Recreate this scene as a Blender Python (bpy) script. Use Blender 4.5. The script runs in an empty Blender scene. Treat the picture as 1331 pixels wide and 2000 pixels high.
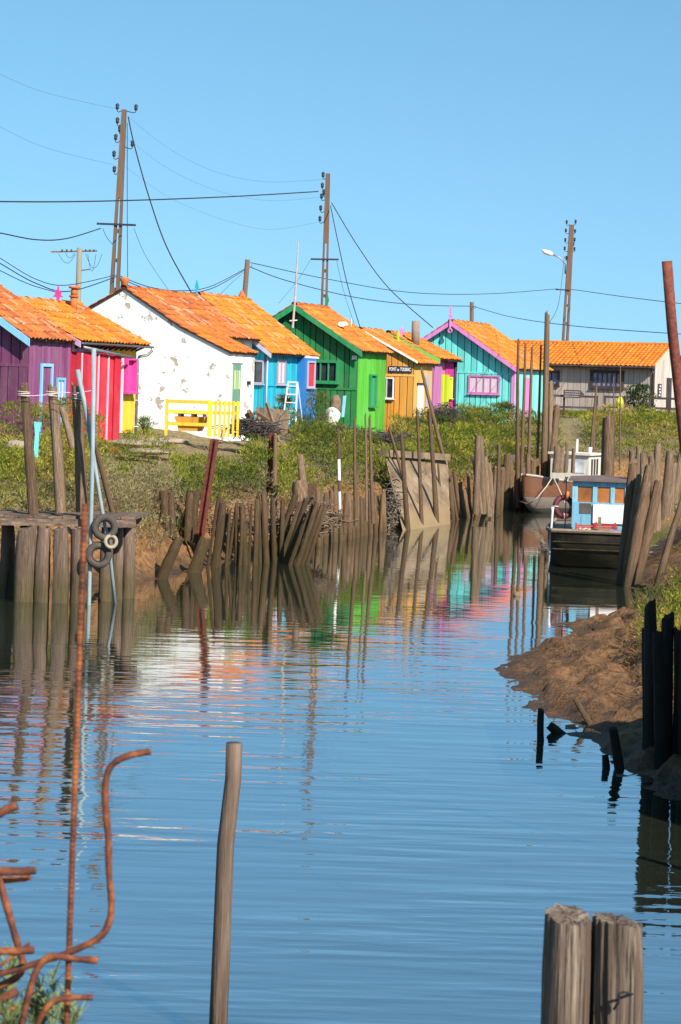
import bpy, math, random
import numpy as np
from mathutils import Vector, Matrix, Quaternion

# ------------------------------------------------------------------ camera, sky, sun, exposure
random.seed(7)
RNG = np.random.default_rng(7)
SC = bpy.context.scene
COL = SC.collection
F = 4000.0            # focal length in photo pixels (1331 x 2000)
H = 4.2               # eye height above the water (low tide)
K = H/3.4; DZ = H-3.4
CX, HY = 665.5, 740.0 # where the level line crosses the picture
ROLL = 0.03           # the photographer tilted the camera a little

cam = bpy.data.cameras.new('camera')
cam.sensor_fit = 'VERTICAL'; cam.sensor_height = 36.0; cam.sensor_width = 36.0
cam.lens = 36.0 * F / 2000.0
cam.shift_y = -(1000.0 - HY) / 2000.0
cam.clip_start = 0.1; cam.clip_end = 6000
cam.dof.use_dof = True; cam.dof.focus_distance = 55.0; cam.dof.aperture_fstop = 11.0
camo = bpy.data.objects.new('camera', cam); COL.objects.link(camo)
camo.matrix_world = Matrix.Translation((0, 0, H)) @ Matrix.Rotation(math.pi/2, 4, 'X') @ Matrix.Rotation(ROLL, 4, 'Z')
SC.camera = camo

SUN_B, SUN_EL = math.radians(56), math.radians(38)
world = bpy.data.worlds.new('World'); SC.world = world; world.use_nodes = True
nt = world.node_tree; nt.nodes.clear()
sky = nt.nodes.new('ShaderNodeTexSky'); sky.sky_type = 'NISHITA'; sky.sun_disc = False
sky.sun_elevation = SUN_EL; sky.sun_rotation = math.radians(90) + SUN_B
sky.altitude = 0; sky.air_density = 1.0; sky.dust_density = 0.25; sky.ozone_density = 2.2
hs = nt.nodes.new('ShaderNodeHueSaturation'); hs.inputs['Saturation'].default_value = 1.16; hs.inputs['Hue'].default_value = 0.482
bg = nt.nodes.new('ShaderNodeBackground'); bg.inputs['Strength'].default_value = 0.118
wo = nt.nodes.new('ShaderNodeOutputWorld')
tco = nt.nodes.new('ShaderNodeTexCoord'); vm = nt.nodes.new('ShaderNodeVectorMath'); vm.operation = 'MULTIPLY_ADD'
vm.inputs[1].default_value = (1, 1, .75); vm.inputs[2].default_value = (0, 0, .165)      # a clear, deep-blue day: even the low sky is clean
nt.links.new(tco.outputs['Generated'], vm.inputs[0]); nt.links.new(vm.outputs[0], sky.inputs['Vector'])
nt.links.new(sky.outputs[0], hs.inputs['Color']); nt.links.new(hs.outputs[0], bg.inputs['Color']); nt.links.new(bg.outputs[0], wo.inputs[0])

sl = bpy.data.lights.new('sun', 'SUN'); sl.energy = 5.0; sl.angle = math.radians(0.53); sl.color = (1.0, 0.93, 0.82)
so = bpy.data.objects.new('sun', sl); COL.objects.link(so)
SUN = Vector((math.cos(SUN_B)*math.cos(SUN_EL), -math.sin(SUN_B)*math.cos(SUN_EL), math.sin(SUN_EL)))
so.rotation_mode = 'QUATERNION'; so.rotation_quaternion = SUN.to_track_quat('Z', 'Y'); so.location = (20, -20, 40)

SC.view_settings.view_transform = 'Standard'; SC.view_settings.look = 'None'
SC.view_settings.exposure = 0.52; SC.view_settings.gamma = 1.0; SC.view_settings.use_curve_mapping = False
SC.render.engine = 'CYCLES'
SC.cycles.use_denoising = True
SC.cycles.max_bounces = 6; SC.cycles.diffuse_bounces = 3; SC.cycles.glossy_bounces = 3; SC.cycles.transparent_max_bounces = 6
SC.cycles.caustics_reflective = False; SC.cycles.caustics_refractive = False

# ------------------------------------------------------------------ helpers
def P(px, py, d):
    """a point d metres in front of the camera, seen at photo pixel px, py"""
    u, v = px - CX, py - HY
    c, s = math.cos(ROLL), math.sin(ROLL)
    return Vector(((u*c + v*s)*d/F, d, H - (-u*s + v*c)*d/F))
def WD(px, py, z=0.0):
    """distance of the point at height z seen at that pixel"""
    return F*(H - z)/(-(px-CX)*math.sin(ROLL) + (py-HY)*math.cos(ROLL))
def WL(px, py, z=0.0):
    return P(px, py, WD(px, py, z))
def lin(r, g, b):
    f = lambda c: (c/255/12.92) if c/255 <= .04045 else ((c/255+.055)/1.055)**2.4
    return (f(r), f(g), f(b))

def hash2(ix, iy, seed):
    h = (ix*374761393 + iy*668265263 + seed*974711) & 0x7fffffff
    h = ((h ^ (h >> 13))*1274126177) & 0x7fffffff
    return ((h ^ (h >> 16)) & 0xffff)/65535.0
def vnoise(x, y, seed=0):
    x = np.asarray(x, float); y = np.asarray(y, float)
    ix, iy = np.floor(x).astype(np.int64), np.floor(y).astype(np.int64)
    fx, fy = x-ix, y-iy; fx = fx*fx*(3-2*fx); fy = fy*fy*(3-2*fy)
    a, b = hash2(ix, iy, seed), hash2(ix+1, iy, seed); c, d = hash2(ix, iy+1, seed), hash2(ix+1, iy+1, seed)
    return (a*(1-fx)+b*fx)*(1-fy) + (c*(1-fx)+d*fx)*fy
def fbm(x, y, seed=0, o=3):
    t = 0; a = .5
    for k in range(o):
        t = t + a*vnoise(x*2**k, y*2**k, seed+k*17); a *= .5
    return t/(1-.5**o)
def S(t): 
    t = np.clip(t, 0, 1); return t*t*(3-2*t)

class MB:
    def __init__(s): s.v = []; s.f = []; s.c = []
    def add(s, vs, fs, col=None):
        o = len(s.v); s.v += [tuple(q) for q in vs]; s.f += [tuple(i+o for i in f) for f in fs]
        s.c += [col or (1, 1, 1)]*len(vs); return s
    def hexa(s, p, col=None):   # 8 points: 4 bottom, 4 top
        return s.add(p, [(3,2,1,0),(4,5,6,7),(0,1,5,4),(1,2,6,5),(2,3,7,6),(3,0,4,7)], col)
    def box(s, x0, x1, y0, y1, z0, z1, col=None):
        return s.hexa([(x0,y0,z0),(x1,y0,z0),(x1,y1,z0),(x0,y1,z0),(x0,y0,z1),(x1,y0,z1),(x1,y1,z1),(x0,y1,z1)], col)
    def bar(s, a, b, w, h, up=(0,0,1)):   # a rectangular bar from a to b
        a, b = Vector(a), Vector(b); t = (b-a).normalized(); up = Vector(up)
        if abs(t.dot(up)) > .98: up = Vector((0,1,0))
        x = t.cross(up).normalized(); y = x.cross(t).normalized()
        q = [(-1,-1),(1,-1),(1,1),(-1,1)]
        return s.hexa([a+x*i*w/2+y*j*h/2 for i, j in q] + [b+x*i*w/2+y*j*h/2 for i, j in q])
    def tube(s, pts, r, n=6, cap=True):
        pts = [Vector(p) for p in pts]; m = len(pts)
        rs = r if isinstance(r, (list, tuple)) else [r]*m
        up = None; vs = []
        for i, p in enumerate(pts):
            t = (pts[min(i+1, m-1)]-pts[max(i-1, 0)]).normalized()
            if up is None: up = Vector((0,0,1)) if abs(t.z) < .9 else Vector((1,0,0))
            x = t.cross(up).normalized(); y = x.cross(t).normalized(); up = y
            for k in range(n):
                an = 2*math.pi*k/n; vs.append(p + (x*math.cos(an)+y*math.sin(an))*rs[i])
        fs = [(i*n+k, i*n+(k+1) % n, (i+1)*n+(k+1) % n, (i+1)*n+k) for i in range(m-1) for k in range(n)]
        if cap: fs += [tuple(range(n-1, -1, -1)), tuple(range((m-1)*n, m*n))]
        return s.add(vs, fs)
    def torus(s, c, ax, R, r, n=20, m=8, a0=0, a1=2*math.pi):
        c = Vector(c); ax = Vector(ax).normalized()
        u = ax.orthogonal().normalized(); w = ax.cross(u); vs = []; full = abs(a1-a0-2*math.pi) < 1e-6
        k = n if full else n+1
        for i in range(k):
            a = a0+(a1-a0)*i/n; d = u*math.cos(a)+w*math.sin(a)
            for j in range(m):
                b = 2*math.pi*j/m; vs.append(c+d*(R+r*math.cos(b))+ax*r*math.sin(b))
        fs = [(i*m+j, ((i+1) % k)*m+j, ((i+1) % k)*m+(j+1) % m, i*m+(j+1) % m) for i in range(n) for j in range(m)]
        return s.add(vs, fs)
    def prism(s, prof, y0, y1):           # (x, z) outline, extruded along y
        n = len(prof)
        return s.add([(x, y0, z) for x, z in prof]+[(x, y1, z) for x, z in prof],
            [tuple(range(n-1,-1,-1)), tuple(range(n, 2*n))]+[(i, (i+1) % n, n+(i+1) % n, n+i) for i in range(n)])
    def mesh(s, name, smooth=False, colors=False):
        me = bpy.data.meshes.new(name); me.from_pydata(s.v, [], s.f); me.update()
        if colors:
            a = me.color_attributes.new('tint', 'FLOAT_COLOR', 'POINT')
            a.data.foreach_set('color', np.array([(*c, 1) for c in s.c], dtype=np.float32).ravel())
        if smooth: me.polygons.foreach_set('use_smooth', [True]*len(me.polygons))
        return me
    def build(s, name, mat, parent=None, smooth=False, colors=False, recalc=True):
        me = s.mesh(name, smooth, colors)
        if recalc:
            import bmesh
            bm = bmesh.new(); bm.from_mesh(me); bmesh.ops.recalc_face_normals(bm, faces=bm.faces); bm.to_mesh(me); bm.free()
        return link(name, me, mat, parent)

def link(name, me, mat, parent=None):
    if mat and not me.materials: me.materials.append(mat)
    o = bpy.data.objects.new(name, me); COL.objects.link(o)
    if parent: o.parent = parent
    return o
def tag(o, label=None, cat=None, group=None, kind=None):
    if label: o['label'] = label
    if cat: o['category'] = cat
    if group: o['group'] = group
    if kind: o['kind'] = kind
    return o
def thing(name, label, cat, loc=(0,0,0), rz=0, group=None):
    o = bpy.data.objects.new(name, None); COL.objects.link(o); o.empty_display_size = .2
    o.location = loc; o.rotation_euler = (0, 0, rz)
    return tag(o, label, cat, group)
def rel(root, pts): return [Vector(p)-Vector(root.location) for p in pts]

# ------------------------------------------------------------------ materials
MATS = {}
def nodes(name):
    m = bpy.data.materials.new(name); m.use_nodes = True
    t = m.node_tree; b = t.nodes['Principled BSDF']
    return m, t, b, t.nodes.new, t.links.new
def ramp(t, f, stops):
    r = t.nodes.new('ShaderNodeValToRGB'); e = r.color_ramp.elements
    while len(e) < len(stops): e.new(.5)
    for i, (p, c) in enumerate(stops): e[i].position = p; e[i].color = (*c, 1) if len(c) == 3 else c
    t.links.new(f, r.inputs[0]); return r.outputs[0]
def mixc(t, f, a, b, mode='MIX'):
    n = t.nodes.new('ShaderNodeMix'); n.data_type = 'RGBA'; n.blend_type = mode
    for sock, val in ((n.inputs[0], f), (n.inputs[6], a), (n.inputs[7], b)):
        if hasattr(val, 'is_linked'): t.links.new(val, sock)
        elif isinstance(val, (int, float)): sock.default_value = val
        else: sock.default_value = (*val, 1)
    return n.outputs[2]
def math_(t, op, a, b=None, c=None):
    n = t.nodes.new('ShaderNodeMath'); n.operation = op
    for sock, val in zip(n.inputs, (a, b, c)):
        if val is None: continue
        if hasattr(val, 'is_linked'): t.links.new(val, sock)
        else: sock.default_value = val
    return n.outputs[0]
def noise(t, co, scale, detail=3, rough=.55, sc=(1,1,1)):
    mp = t.nodes.new('ShaderNodeMapping'); mp.inputs['Scale'].default_value = sc; t.links.new(co, mp.inputs[0])
    n = t.nodes.new('ShaderNodeTexNoise'); n.inputs['Scale'].default_value = scale
    n.inputs['Detail'].default_value = detail; n.inputs['Roughness'].default_value = rough
    t.links.new(mp.outputs[0], n.inputs['Vector']); return n.outputs['Fac']
def bump(t, b, h, strength=.3, dist=.02):
    n = t.nodes.new('ShaderNodeBump'); n.inputs['Strength'].default_value = strength; n.inputs['Distance'].default_value = dist
    t.links.new(h, n.inputs['Height']); t.links.new(n.outputs[0], b.inputs['Normal'])
def k_(c, f): return tuple(min(.95, x*f) for x in c)

def paint(name, col, wear=(.30,.24,.18), worn=.2, rough=.7):
    """painted boards: slight fading, streaks down the grain, worn spots, a little dirt of their own"""
    if name in MATS: return MATS[name]
    m, t, b, N, L = nodes(name)
    tc = N('ShaderNodeTexCoord'); oi = N('ShaderNodeObjectInfo')
    n1 = noise(t, tc.outputs['Object'], 9, 4, .6, (1, 1, .09))
    n2 = noise(t, tc.outputs['Object'], 1.3, 3)
    n3 = noise(t, tc.outputs['Object'], 16, 3, .65, (1, 1, .16))
    c = ramp(t, n1, [(.25, k_(col, .70)), (.5, col), (.8, tuple(min(.9, x*1.08+.015) for x in col))])
    c = mixc(t, ramp(t, n2, [(.38, (0,0,0)), (.68, (.55,.55,.55))]), c, tuple(min(.9, x*.82+.07) for x in col))
    hv = N('ShaderNodeHueSaturation'); L(c, hv.inputs['Color'])
    mr = N('ShaderNodeMapRange'); L(oi.outputs['Random'], mr.inputs[0]); mr.inputs[3].default_value = .78; mr.inputs[4].default_value = 1.12
    L(mr.outputs[0], hv.inputs['Value']); c = hv.outputs[0]
    if worn: c = mixc(t, ramp(t, n3, [(.68-worn*.4, (0,0,0)), (.80, (.8,.8,.8))]), c, wear)
    L(c, b.inputs['Base Color']); b.inputs['Roughness'].default_value = rough
    b.inputs['Specular IOR Level'].default_value = .25
    bump(t, b, n1, .35, .01)
    MATS[name] = m; return m

def solid(name, col, rough=.7, var=.2, scale=6, sc=(1,1,1), metal=0, spec=.3, bmp=.25):
    if name in MATS: return MATS[name]
    m, t, b, N, L = nodes(name)
    tc = N('ShaderNodeTexCoord'); n1 = noise(t, tc.outputs['Object'], scale, 4, .6, sc)
    L(ramp(t, n1, [(.25, k_(col, 1-var)), (.75, k_(col, 1+var))]), b.inputs['Base Color'])
    b.inputs['Roughness'].default_value = rough; b.inputs['Metallic'].default_value = metal
    b.inputs['Specular IOR Level'].default_value = spec
    bump(t, b, n1, bmp, .01)
    MATS[name] = m; return m

def wood(name, col, col2, mud=None, band=(.45, 1.15), rough=.85, sc=(3.2, 3.2, 2.2), scale=2.2, crack=.5):
    """weathered round timber; below the tide line it is coated with mud and weed"""
    if name in MATS: return MATS[name]
    m, t, b, N, L = nodes(name)
    tc = N('ShaderNodeTexCoord'); oi = N('ShaderNodeObjectInfo'); ge = N('ShaderNodeNewGeometry')
    n1 = noise(t, tc.outputs['Object'], scale, 5, .65, sc)
    n2 = noise(t, tc.outputs['Object'], scale*2.2, 4, .7, (sc[0]*1.6, sc[1]*1.6, sc[2]*.35))
    n4 = noise(t, ge.outputs['Position'], 7, 3)
    c = ramp(t, n1, [(.28, k_(col, .55)), (.5, col), (.72, col2)])
    c = mixc(t, ramp(t, n2, [(.36, (crack,)*3), (.47, (0,0,0))]), c, k_(col, .22))
    hv = N('ShaderNodeHueSaturation'); L(c, hv.inputs['Color'])
    mr = N('ShaderNodeMapRange'); L(oi.outputs['Random'], mr.inputs[0]); mr.inputs[3].default_value = .75; mr.inputs[4].default_value = 1.2
    L(mr.outputs[0], hv.inputs['Value']); c = hv.outputs[0]
    if mud:
        sp = N('ShaderNodeSeparateXYZ'); L(ge.outputs['Position'], sp.inputs[0])
        zz = math_(t, 'ADD', sp.outputs[2], math_(t, 'MULTIPLY', n4, .5))
        mr2 = N('ShaderNodeMapRange'); L(zz, mr2.inputs[0]); mr2.inputs[1].default_value = band[0]+.25; mr2.inputs[2].default_value = band[1]+.25
        mr2.inputs[3].default_value = 1; mr2.inputs[4].default_value = 0
        mudc = ramp(t, n1, [(.3, k_(mud, .6)), (.7, k_(mud, 1.25))])
        c = mixc(t, math_(t, 'MULTIPLY', mr2.outputs[0], .85), c, mudc)
    L(c, b.inputs['Base Color']); b.inputs['Roughness'].default_value = rough
    b.inputs['Specular IOR Level'].default_value = .2
    bump(t, b, math_(t, 'ADD', n1, math_(t, 'MULTIPLY', n2, .8)), .6, .03)
    MATS[name] = m; return m

def tinted(name, rough=.85, trans=0.0, bumpy=True, scale=20):
    """colour comes from each tile's or leaf's own tint"""
    if name in MATS: return MATS[name]
    m, t, b, N, L = nodes(name)
    at = N('ShaderNodeAttribute'); at.attribute_name = 'tint'
    tc = N('ShaderNodeTexCoord'); c = at.outputs['Color']
    if bumpy:
        n1 = noise(t, tc.outputs['Object'], scale, 3); n2 = noise(t, tc.outputs['Object'], 2.2, 4, .65)
        c = mixc(t, 1.0, c, ramp(t, n1, [(.3, (.75,.75,.75)), (.7, (1.1,1.1,1.1))]), 'MULTIPLY')
        c = mixc(t, ramp(t, n2, [(.52, (0,0,0)), (.70, (.6,.6,.6))]), c, (.24,.12,.055))
        bump(t, b, n1, .3, .01)
    L(c, b.inputs['Base Color']); b.inputs['Roughness'].default_value = rough; b.inputs['Specular IOR Level'].default_value = .2
    if trans:
        tr = N('ShaderNodeBsdfTranslucent'); L(c, tr.inputs[0]); mx = N('ShaderNodeMixShader'); mx.inputs[0].default_value = trans
        L(b.outputs[0], mx.inputs[1]); L(tr.outputs[0], mx.inputs[2]); L(mx.outputs[0], t.nodes['Material Output'].inputs[0])
    MATS[name] = m; return m

def glass(name, col=(.03,.04,.05), rough=.08):
    if name in MATS: return MATS[name]
    m, t, b, N, L = nodes(name)
    tc = N('ShaderNodeTexCoord'); n1 = noise(t, tc.outputs['Object'], 2.5, 2)
    L(ramp(t, n1, [(.3, k_(col, .6)), (.7, k_(col, 1.5))]), b.inputs['Base Color'])
    b.inputs['Roughness'].default_value = rough; b.inputs['Specular IOR Level'].default_value = .6
    MATS[name] = m; return m

def plaster_mat():
    m, t, b, N, L = nodes('white_plaster')
    tc = N('ShaderNodeTexCoord'); co = tc.outputs['Object']
    n1 = noise(t, co, 2.3, 5, .62); n2 = noise(t, co, 11, 4, .6); n3 = noise(t, co, .6, 2)
    sp = N('ShaderNodeSeparateXYZ'); L(co, sp.inputs[0])
    c = ramp(t, n2, [(.3, (.86,.84,.80)), (.7, (.94,.93,.91))])
    c = mixc(t, ramp(t, n3, [(.4, (0,0,0)), (.7, (.25,.25,.25))]), c, (.74,.67,.58))
    n5 = noise(t, co, 26, 3, .6)
    patch = ramp(t, math_(t, 'ADD', n1, math_(t, 'ADD', math_(t, 'MULTIPLY', n2, .16), math_(t, 'MULTIPLY', n5, .06))), [(.700, (0,0,0)), (.735, (1,1,1))])
    c = mixc(t, patch, c, mixc(t, n2, (.30,.27,.22), (.62,.52,.40)))
    L(c, b.inputs['Base Color']); b.inputs['Roughness'].default_value = .9
    inv = math_(t, 'SUBTRACT', math_(t, 'MULTIPLY', n2, .3), patch)
    bump(t, b, inv, .6, .02)
    return m

def rust_mat(name, a=(.30,.085,.035), c2=(.52,.20,.06), dark=(.10,.035,.025)):
    if name in MATS: return MATS[name]
    m, t, b, N, L = nodes(name)
    ge = N('ShaderNodeNewGeometry'); co = ge.outputs['Position']
    n1 = noise(t, co, 22, 5, .65); n2 = noise(t, co, 3.5, 3)
    c = ramp(t, n1, [(.3, dark), (.5, a), (.75, c2)])
    c = mixc(t, ramp(t, n2, [(.57, (0,0,0)), (.70, (.8,.8,.8))]), c, c2)
    L(c, b.inputs['Base Color']); b.inputs['Roughness'].default_value = .8; b.inputs['Specular IOR Level'].default_value = .3
    bump(t, b, n1, .5, .004)
    MATS[name] = m; return m

def water_mat():
    m, t, b, N, L = nodes('river_water')
    ge = N('ShaderNodeNewGeometry'); co = ge.outputs['Position']
    a = noise(t, co, 1.0, 1, .4, (.7, 4.0, 1)); c = noise(t, co, 1.0, 2, .5, (2.2, 9, 1)); d = noise(t, co, 1.0, 2, .5, (.35, .5, 1))
    big = ramp(t, d, [(.38, (.35,.35,.35)), (.62, (1,1,1))])
    hgt = math_(t, 'ADD', math_(t, 'MULTIPLY', a, .026), math_(t, 'MULTIPLY', c, .0060))
    sp = N('ShaderNodeSeparateXYZ'); L(co, sp.inputs[0]); mr = N('ShaderNodeMapRange'); L(sp.outputs[1], mr.inputs[0])
    mr.inputs[1].default_value = 13.5; mr.inputs[2].default_value = 38; mr.inputs[3].default_value = .75; mr.inputs[4].default_value = .12     # the sheltered reach is calmer
    hgt = math_(t, 'MULTIPLY', math_(t, 'MULTIPLY', hgt, big), mr.outputs[0])
    bump(t, b, hgt, 1.0, 1.0)
    n = noise(t, co, .25, 2)
    L(ramp(t, n, [(.3, (.030,.036,.022)), (.7, (.040,.044,.026))]), b.inputs['Base Color'])
    b.inputs['Roughness'].default_value = .03; b.inputs['IOR'].default_value = 2.6; b.inputs['Specular IOR Level'].default_value = .5
    gl = N('ShaderNodeBsdfGlossy'); gl.inputs['Color'].default_value = (.86,.90,.92,1); gl.inputs['Roughness'].default_value = .03
    bn = [n_ for n_ in t.nodes if n_.type == 'BUMP'][0]; L(bn.outputs[0], gl.inputs['Normal'])
    mx = N('ShaderNodeMixShader'); mx.inputs[0].default_value = .52; L(b.outputs[0], mx.inputs[1]); L(gl.outputs[0], mx.inputs[2]); L(mx.outputs[0], t.nodes['Material Output'].inputs[0])
    return m

def ground_mat():
    m, t, b, N, L = nodes('bank_soil')
    ge = N('ShaderNodeNewGeometry'); co = ge.outputs['Position']
    sp = N('ShaderNodeSeparateXYZ'); L(co, sp.inputs[0])
    n1 = noise(t, co, 1.1, 4); n2 = noise(t, co, 9, 5, .65); n3 = noise(t, co, 30, 3)
    mud = ramp(t, n2, [(.32, (.085,.042,.018)), (.5, (.235,.118,.05)), (.72, (.36,.195,.09))])
    dry = ramp(t, n2, [(.3, (.12,.09,.045)), (.55, (.26,.20,.10)), (.8, (.42,.34,.19))])
    zz = math_(t, 'ADD', sp.outputs[2], math_(t, 'MULTIPLY', math_(t, 'SUBTRACT', n1, .5), .7))
    mr = N('ShaderNodeMapRange'); L(zz, mr.inputs[0]); mr.inputs[1].default_value = 1.0; mr.inputs[2].default_value = 1.6
    c = mixc(t, mr.outputs[0], mud, dry)
    wet = N('ShaderNodeMapRange'); L(zz, wet.inputs[0]); wet.inputs[1].default_value = -.1; wet.inputs[2].default_value = .42; wet.inputs[3].default_value = .92; wet.inputs[4].default_value = 0
    c = mixc(t, wet.outputs[0], c, (.052,.038,.028))
    L(c, b.inputs['Base Color'])
    mr2 = N('ShaderNodeMapRange'); L(zz, mr2.inputs[0]); mr2.inputs[1].default_value = 0; mr2.inputs[2].default_value = .7; mr2.inputs[3].default_value = .6; mr2.inputs[4].default_value = .95
    L(mr2.outputs[0], b.inputs['Roughness']); b.inputs['Specular IOR Level'].default_value = .12
    bump(t, b, math_(t, 'ADD', n2, math_(t, 'MULTIPLY', n3, .7)), .8, .05)
    return m

M_TILE = tinted('roof_tile'); M_LEAF = tinted('leaf', .7, .3, False)
M_PLASTER = plaster_mat(); M_RUST = rust_mat('rust', (.155,.048,.025), (.46,.15,.04), (.055,.022,.018)); M_RUSTRED = rust_mat('rust_red', (.16,.042,.028), (.27,.075,.035), (.07,.025,.022))
M_WATER = water_mat(); M_GROUND = ground_mat()
M_PILE = wood('pile_wood', (.105,.062,.036), (.25,.165,.092), (.075,.052,.022))
M_PILE_GREY = wood('pile_wood_pale', (.18,.11,.062), (.36,.25,.15), (.11,.07,.034), (.1,.6))
M_JPILE = wood('jetty_pile', (.20,.135,.10), (.33,.24,.18), (.105,.082,.036), (.25,.95), crack=.35)
M_POST = wood('old_post', (.18,.108,.064), (.38,.265,.165), (.08,.055,.028), (.0,.75), crack=.9)
M_STAKE = wood('thin_stake', (.155,.092,.055), (.29,.195,.12), (.13,.09,.05), (.1,.6), sc=(3,3,6))
M_DARKWOOD = solid('dark_wood', (.045,.032,.025), .85, .3, 8, (1,1,.2))
M_BEAM = wood('weathered_beam', (.15,.10,.072), (.29,.21,.155), sc=(1,6,6), scale=3)
M_PALEWOOD = wood('pale_driftwood', (.225,.148,.092), (.43,.32,.215), crack=.9)
M_POLE = solid('utility_pole', (.15,.095,.065), .85, .25, 4, (3,3,.3))
M_CONC = solid('concrete', (.31,.245,.175), .9, .22, 3)
M_BLACK = solid('black_rubber', (.022,.021,.022), .8, .3, 12)
M_WIRE = solid('wire_black', (.03,.03,.035), .6, .1)
M_GREYMET = solid('zinc', (.30,.31,.32), .45, .2, 5, metal=.6)
M_WHITE = paint('white_paint', (.80,.78,.74), (.5,.42,.33), .12)
M_ROPE = solid('rope', (.55,.47,.37), .9, .25, 30)
M_GLASS = glass('dark_glass')

# ------------------------------------------------------------------ ground and water
def xy(v): return (v.x, v.y)
LEFT_EDGE = [(-60*K, 24*K), (-12*K, 28.5*K), (-6.5*K, 31.6*K)] + [xy(WL(*q)) for q in ((150,1140),(262,1141),(330,1128),(385,1108),(430,1094),(480,1088),(560,1080),(620,1058),
    (665,1044),(750,1036),(790,1031),(870,1022),(905,1008),(970,994),(1012,985))] + [(6.2*K,62.5*K), (9*K,65*K), (14*K,67*K), (60*K,70*K)]
RIGHT_EDGE = [(60*K,60*K), (15*K,58.5*K), (10.5*K,56*K), (8.6*K,51*K), (6.6*K,43*K), (5.4*K,37.5*K)] + [xy(WL(*q)) for q in ((1232,1148),(1268,1158),(1262,1176),(1180,1208),(1085,1221),(1120,1240),
    (1030,1268),(988,1298),(990,1318),(1040,1380),(1112,1424),(1205,1505),(1331,1585))] + [(3.3*K,12.2*K), (3.8*K,9.6*K), (2.6,8.2), (0,7.7), (-4,7.5), (-60,7.0)]
CHAN = np.array(LEFT_EDGE + RIGHT_EDGE)
def channel(x, y):
    """distance to the shore (positive on land) and which stretch of shore is nearest"""
    x = np.asarray(x, float); y = np.asarray(y, float)
    A = CHAN; B = np.roll(CHAN, -1, 0); best = np.full(x.shape, 1e9); idx = np.zeros(x.shape, int); ins = np.zeros(x.shape, bool)
    for i in range(len(A)):
        (ax, ay), (bx, by) = A[i], B[i]; dx, dy = bx-ax, by-ay
        t = np.clip(((x-ax)*dx+(y-ay)*dy)/(dx*dx+dy*dy+1e-9), 0, 1)
        d = np.hypot(x-ax-t*dx, y-ay-t*dy); w = d < best; best = np.where(w, d, best); idx = np.where(w, i, idx)
        c = ((ay > y) != (by > y)); xi = ax + (y-ay)*dx/(dy if abs(dy) > 1e-9 else 1e-9); ins ^= (c & (x < xi))
    return np.where(ins, -best, best), idx
NL = len(LEFT_EDGE)
def ground_z(x, y, rough=True):
    x = np.asarray(x, float); y = np.asarray(y, float)
    wob = .35*(fbm(x*1.1, y*1.1, 3)-.5) + .16*(fbm(x*4.5, y*4.5, 9)-.5)
    e, idx = channel(x, y); e = e + wob*np.exp(-np.abs(e)/1.5)
    left = 1.22*S(e/1.3) + .48*S((e-1.1)/3.2) + .9*S((e-3)/9)
    right = .15*S(e/.6) + .16*S((e-.25)/2.0) + .52*S((e-1.9)/2.7) + .62*S((e-3.1)/5) + 1.1*S((e-6)/11)
    near = 1.1*S(e/2.2) + 1.2*S((e-2.2)/2.0)
    isl = idx < NL-1
    nb = S((13.5-y)/3)
    far = S((y-36*K)/6)
    r = right*(1-nb)+near*nb
    r = r*(1-far)+(1.05*S(e/2)+.43*S((e-1.2)/5)+1.1*S((e-3.7)/12))*far
    z = np.where(isl, left, r)
    z = np.where(e < 0, -.9*S(-e/1.6), z)
    if rough:
        z = z + S((e+.3)/.5)*(.13*(fbm(x*2.1, y*2.1, 21)-.5)+.07*(fbm(x*6.5, y*6.5, 33)-.5))*np.where(y < 80, 1, .3)
        mudf = np.where(isl, 0, 1)*S(e/.4)*S((3.2-e)/1.5)*(y < 36*K)
        z = z + mudf*(.30*(fbm(x*2.4+y*1.2, y*2.4, 55)-.5)+.24*(fbm(x*9, y*9, 61)-.5)-.09*S((vnoise(x*6, y*6, 71)-.66)/.12)+.10*(.35-np.abs(fbm(x*1.9-y*.8, y*1.5, 83)-.5)*4))
    return z
def axis(lo, hi, a, b, fine, grow=1.22):
    v = list(np.arange(a, b, fine)); s = fine; q = a
    while q > lo: s *= grow; q -= s; v.insert(0, q)
    s = fine; q = v[-1]
    while q < hi: s *= grow; q += s; v.append(q)
    return np.array(v)
gx = axis(-2500, 2500, -11, 11, .125); gy = axis(-400, 4000, 6.0, 82, .16)
GX, GY = np.meshgrid(gx, gy); GZ = ground_z(GX.ravel(), GY.ravel())
nx, ny = len(gx), len(gy)
co = np.stack([GX.ravel(), GY.ravel(), GZ], 1)
i = np.arange(nx*ny).reshape(ny, nx)
q = np.stack([i[:-1,:-1], i[:-1,1:], i[1:,1:], i[1:,:-1]], -1).reshape(-1, 4)
def np_mesh(name, co, faces, smooth=True, tint=None):
    me = bpy.data.meshes.new(name); n = faces.shape[1]
    me.vertices.add(len(co)); me.vertices.foreach_set('co', np.ascontiguousarray(co, dtype=np.float32).ravel())
    me.loops.add(faces.size); me.loops.foreach_set('vertex_index', np.ascontiguousarray(faces, dtype=np.int32).ravel())
    me.polygons.add(len(faces)); me.polygons.foreach_set('loop_start', np.arange(0, faces.size, n, dtype=np.int32))
    me.polygons.foreach_set('use_smooth', np.full(len(faces), smooth))
    me.update(calc_edges=True)
    if tint is not None:
        a = me.color_attributes.new('tint', 'FLOAT_COLOR', 'POINT')
        a.data.foreach_set('color', np.concatenate([tint, np.ones((len(tint), 1))], 1).astype(np.float32).ravel())
    return me
tag(link('ground', np_mesh('ground', co, q), M_GROUND), kind='structure')
mb = MB(); mb.add([(-400,4,0),(400,4,0),(400,140,0),(-400,140,0)], [(0,1,2,3)])
tag(mb.build('water', M_WATER), kind='structure')
def gz(x, y): return float(ground_z(np.array([x]), np.array([y]))[0])

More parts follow.
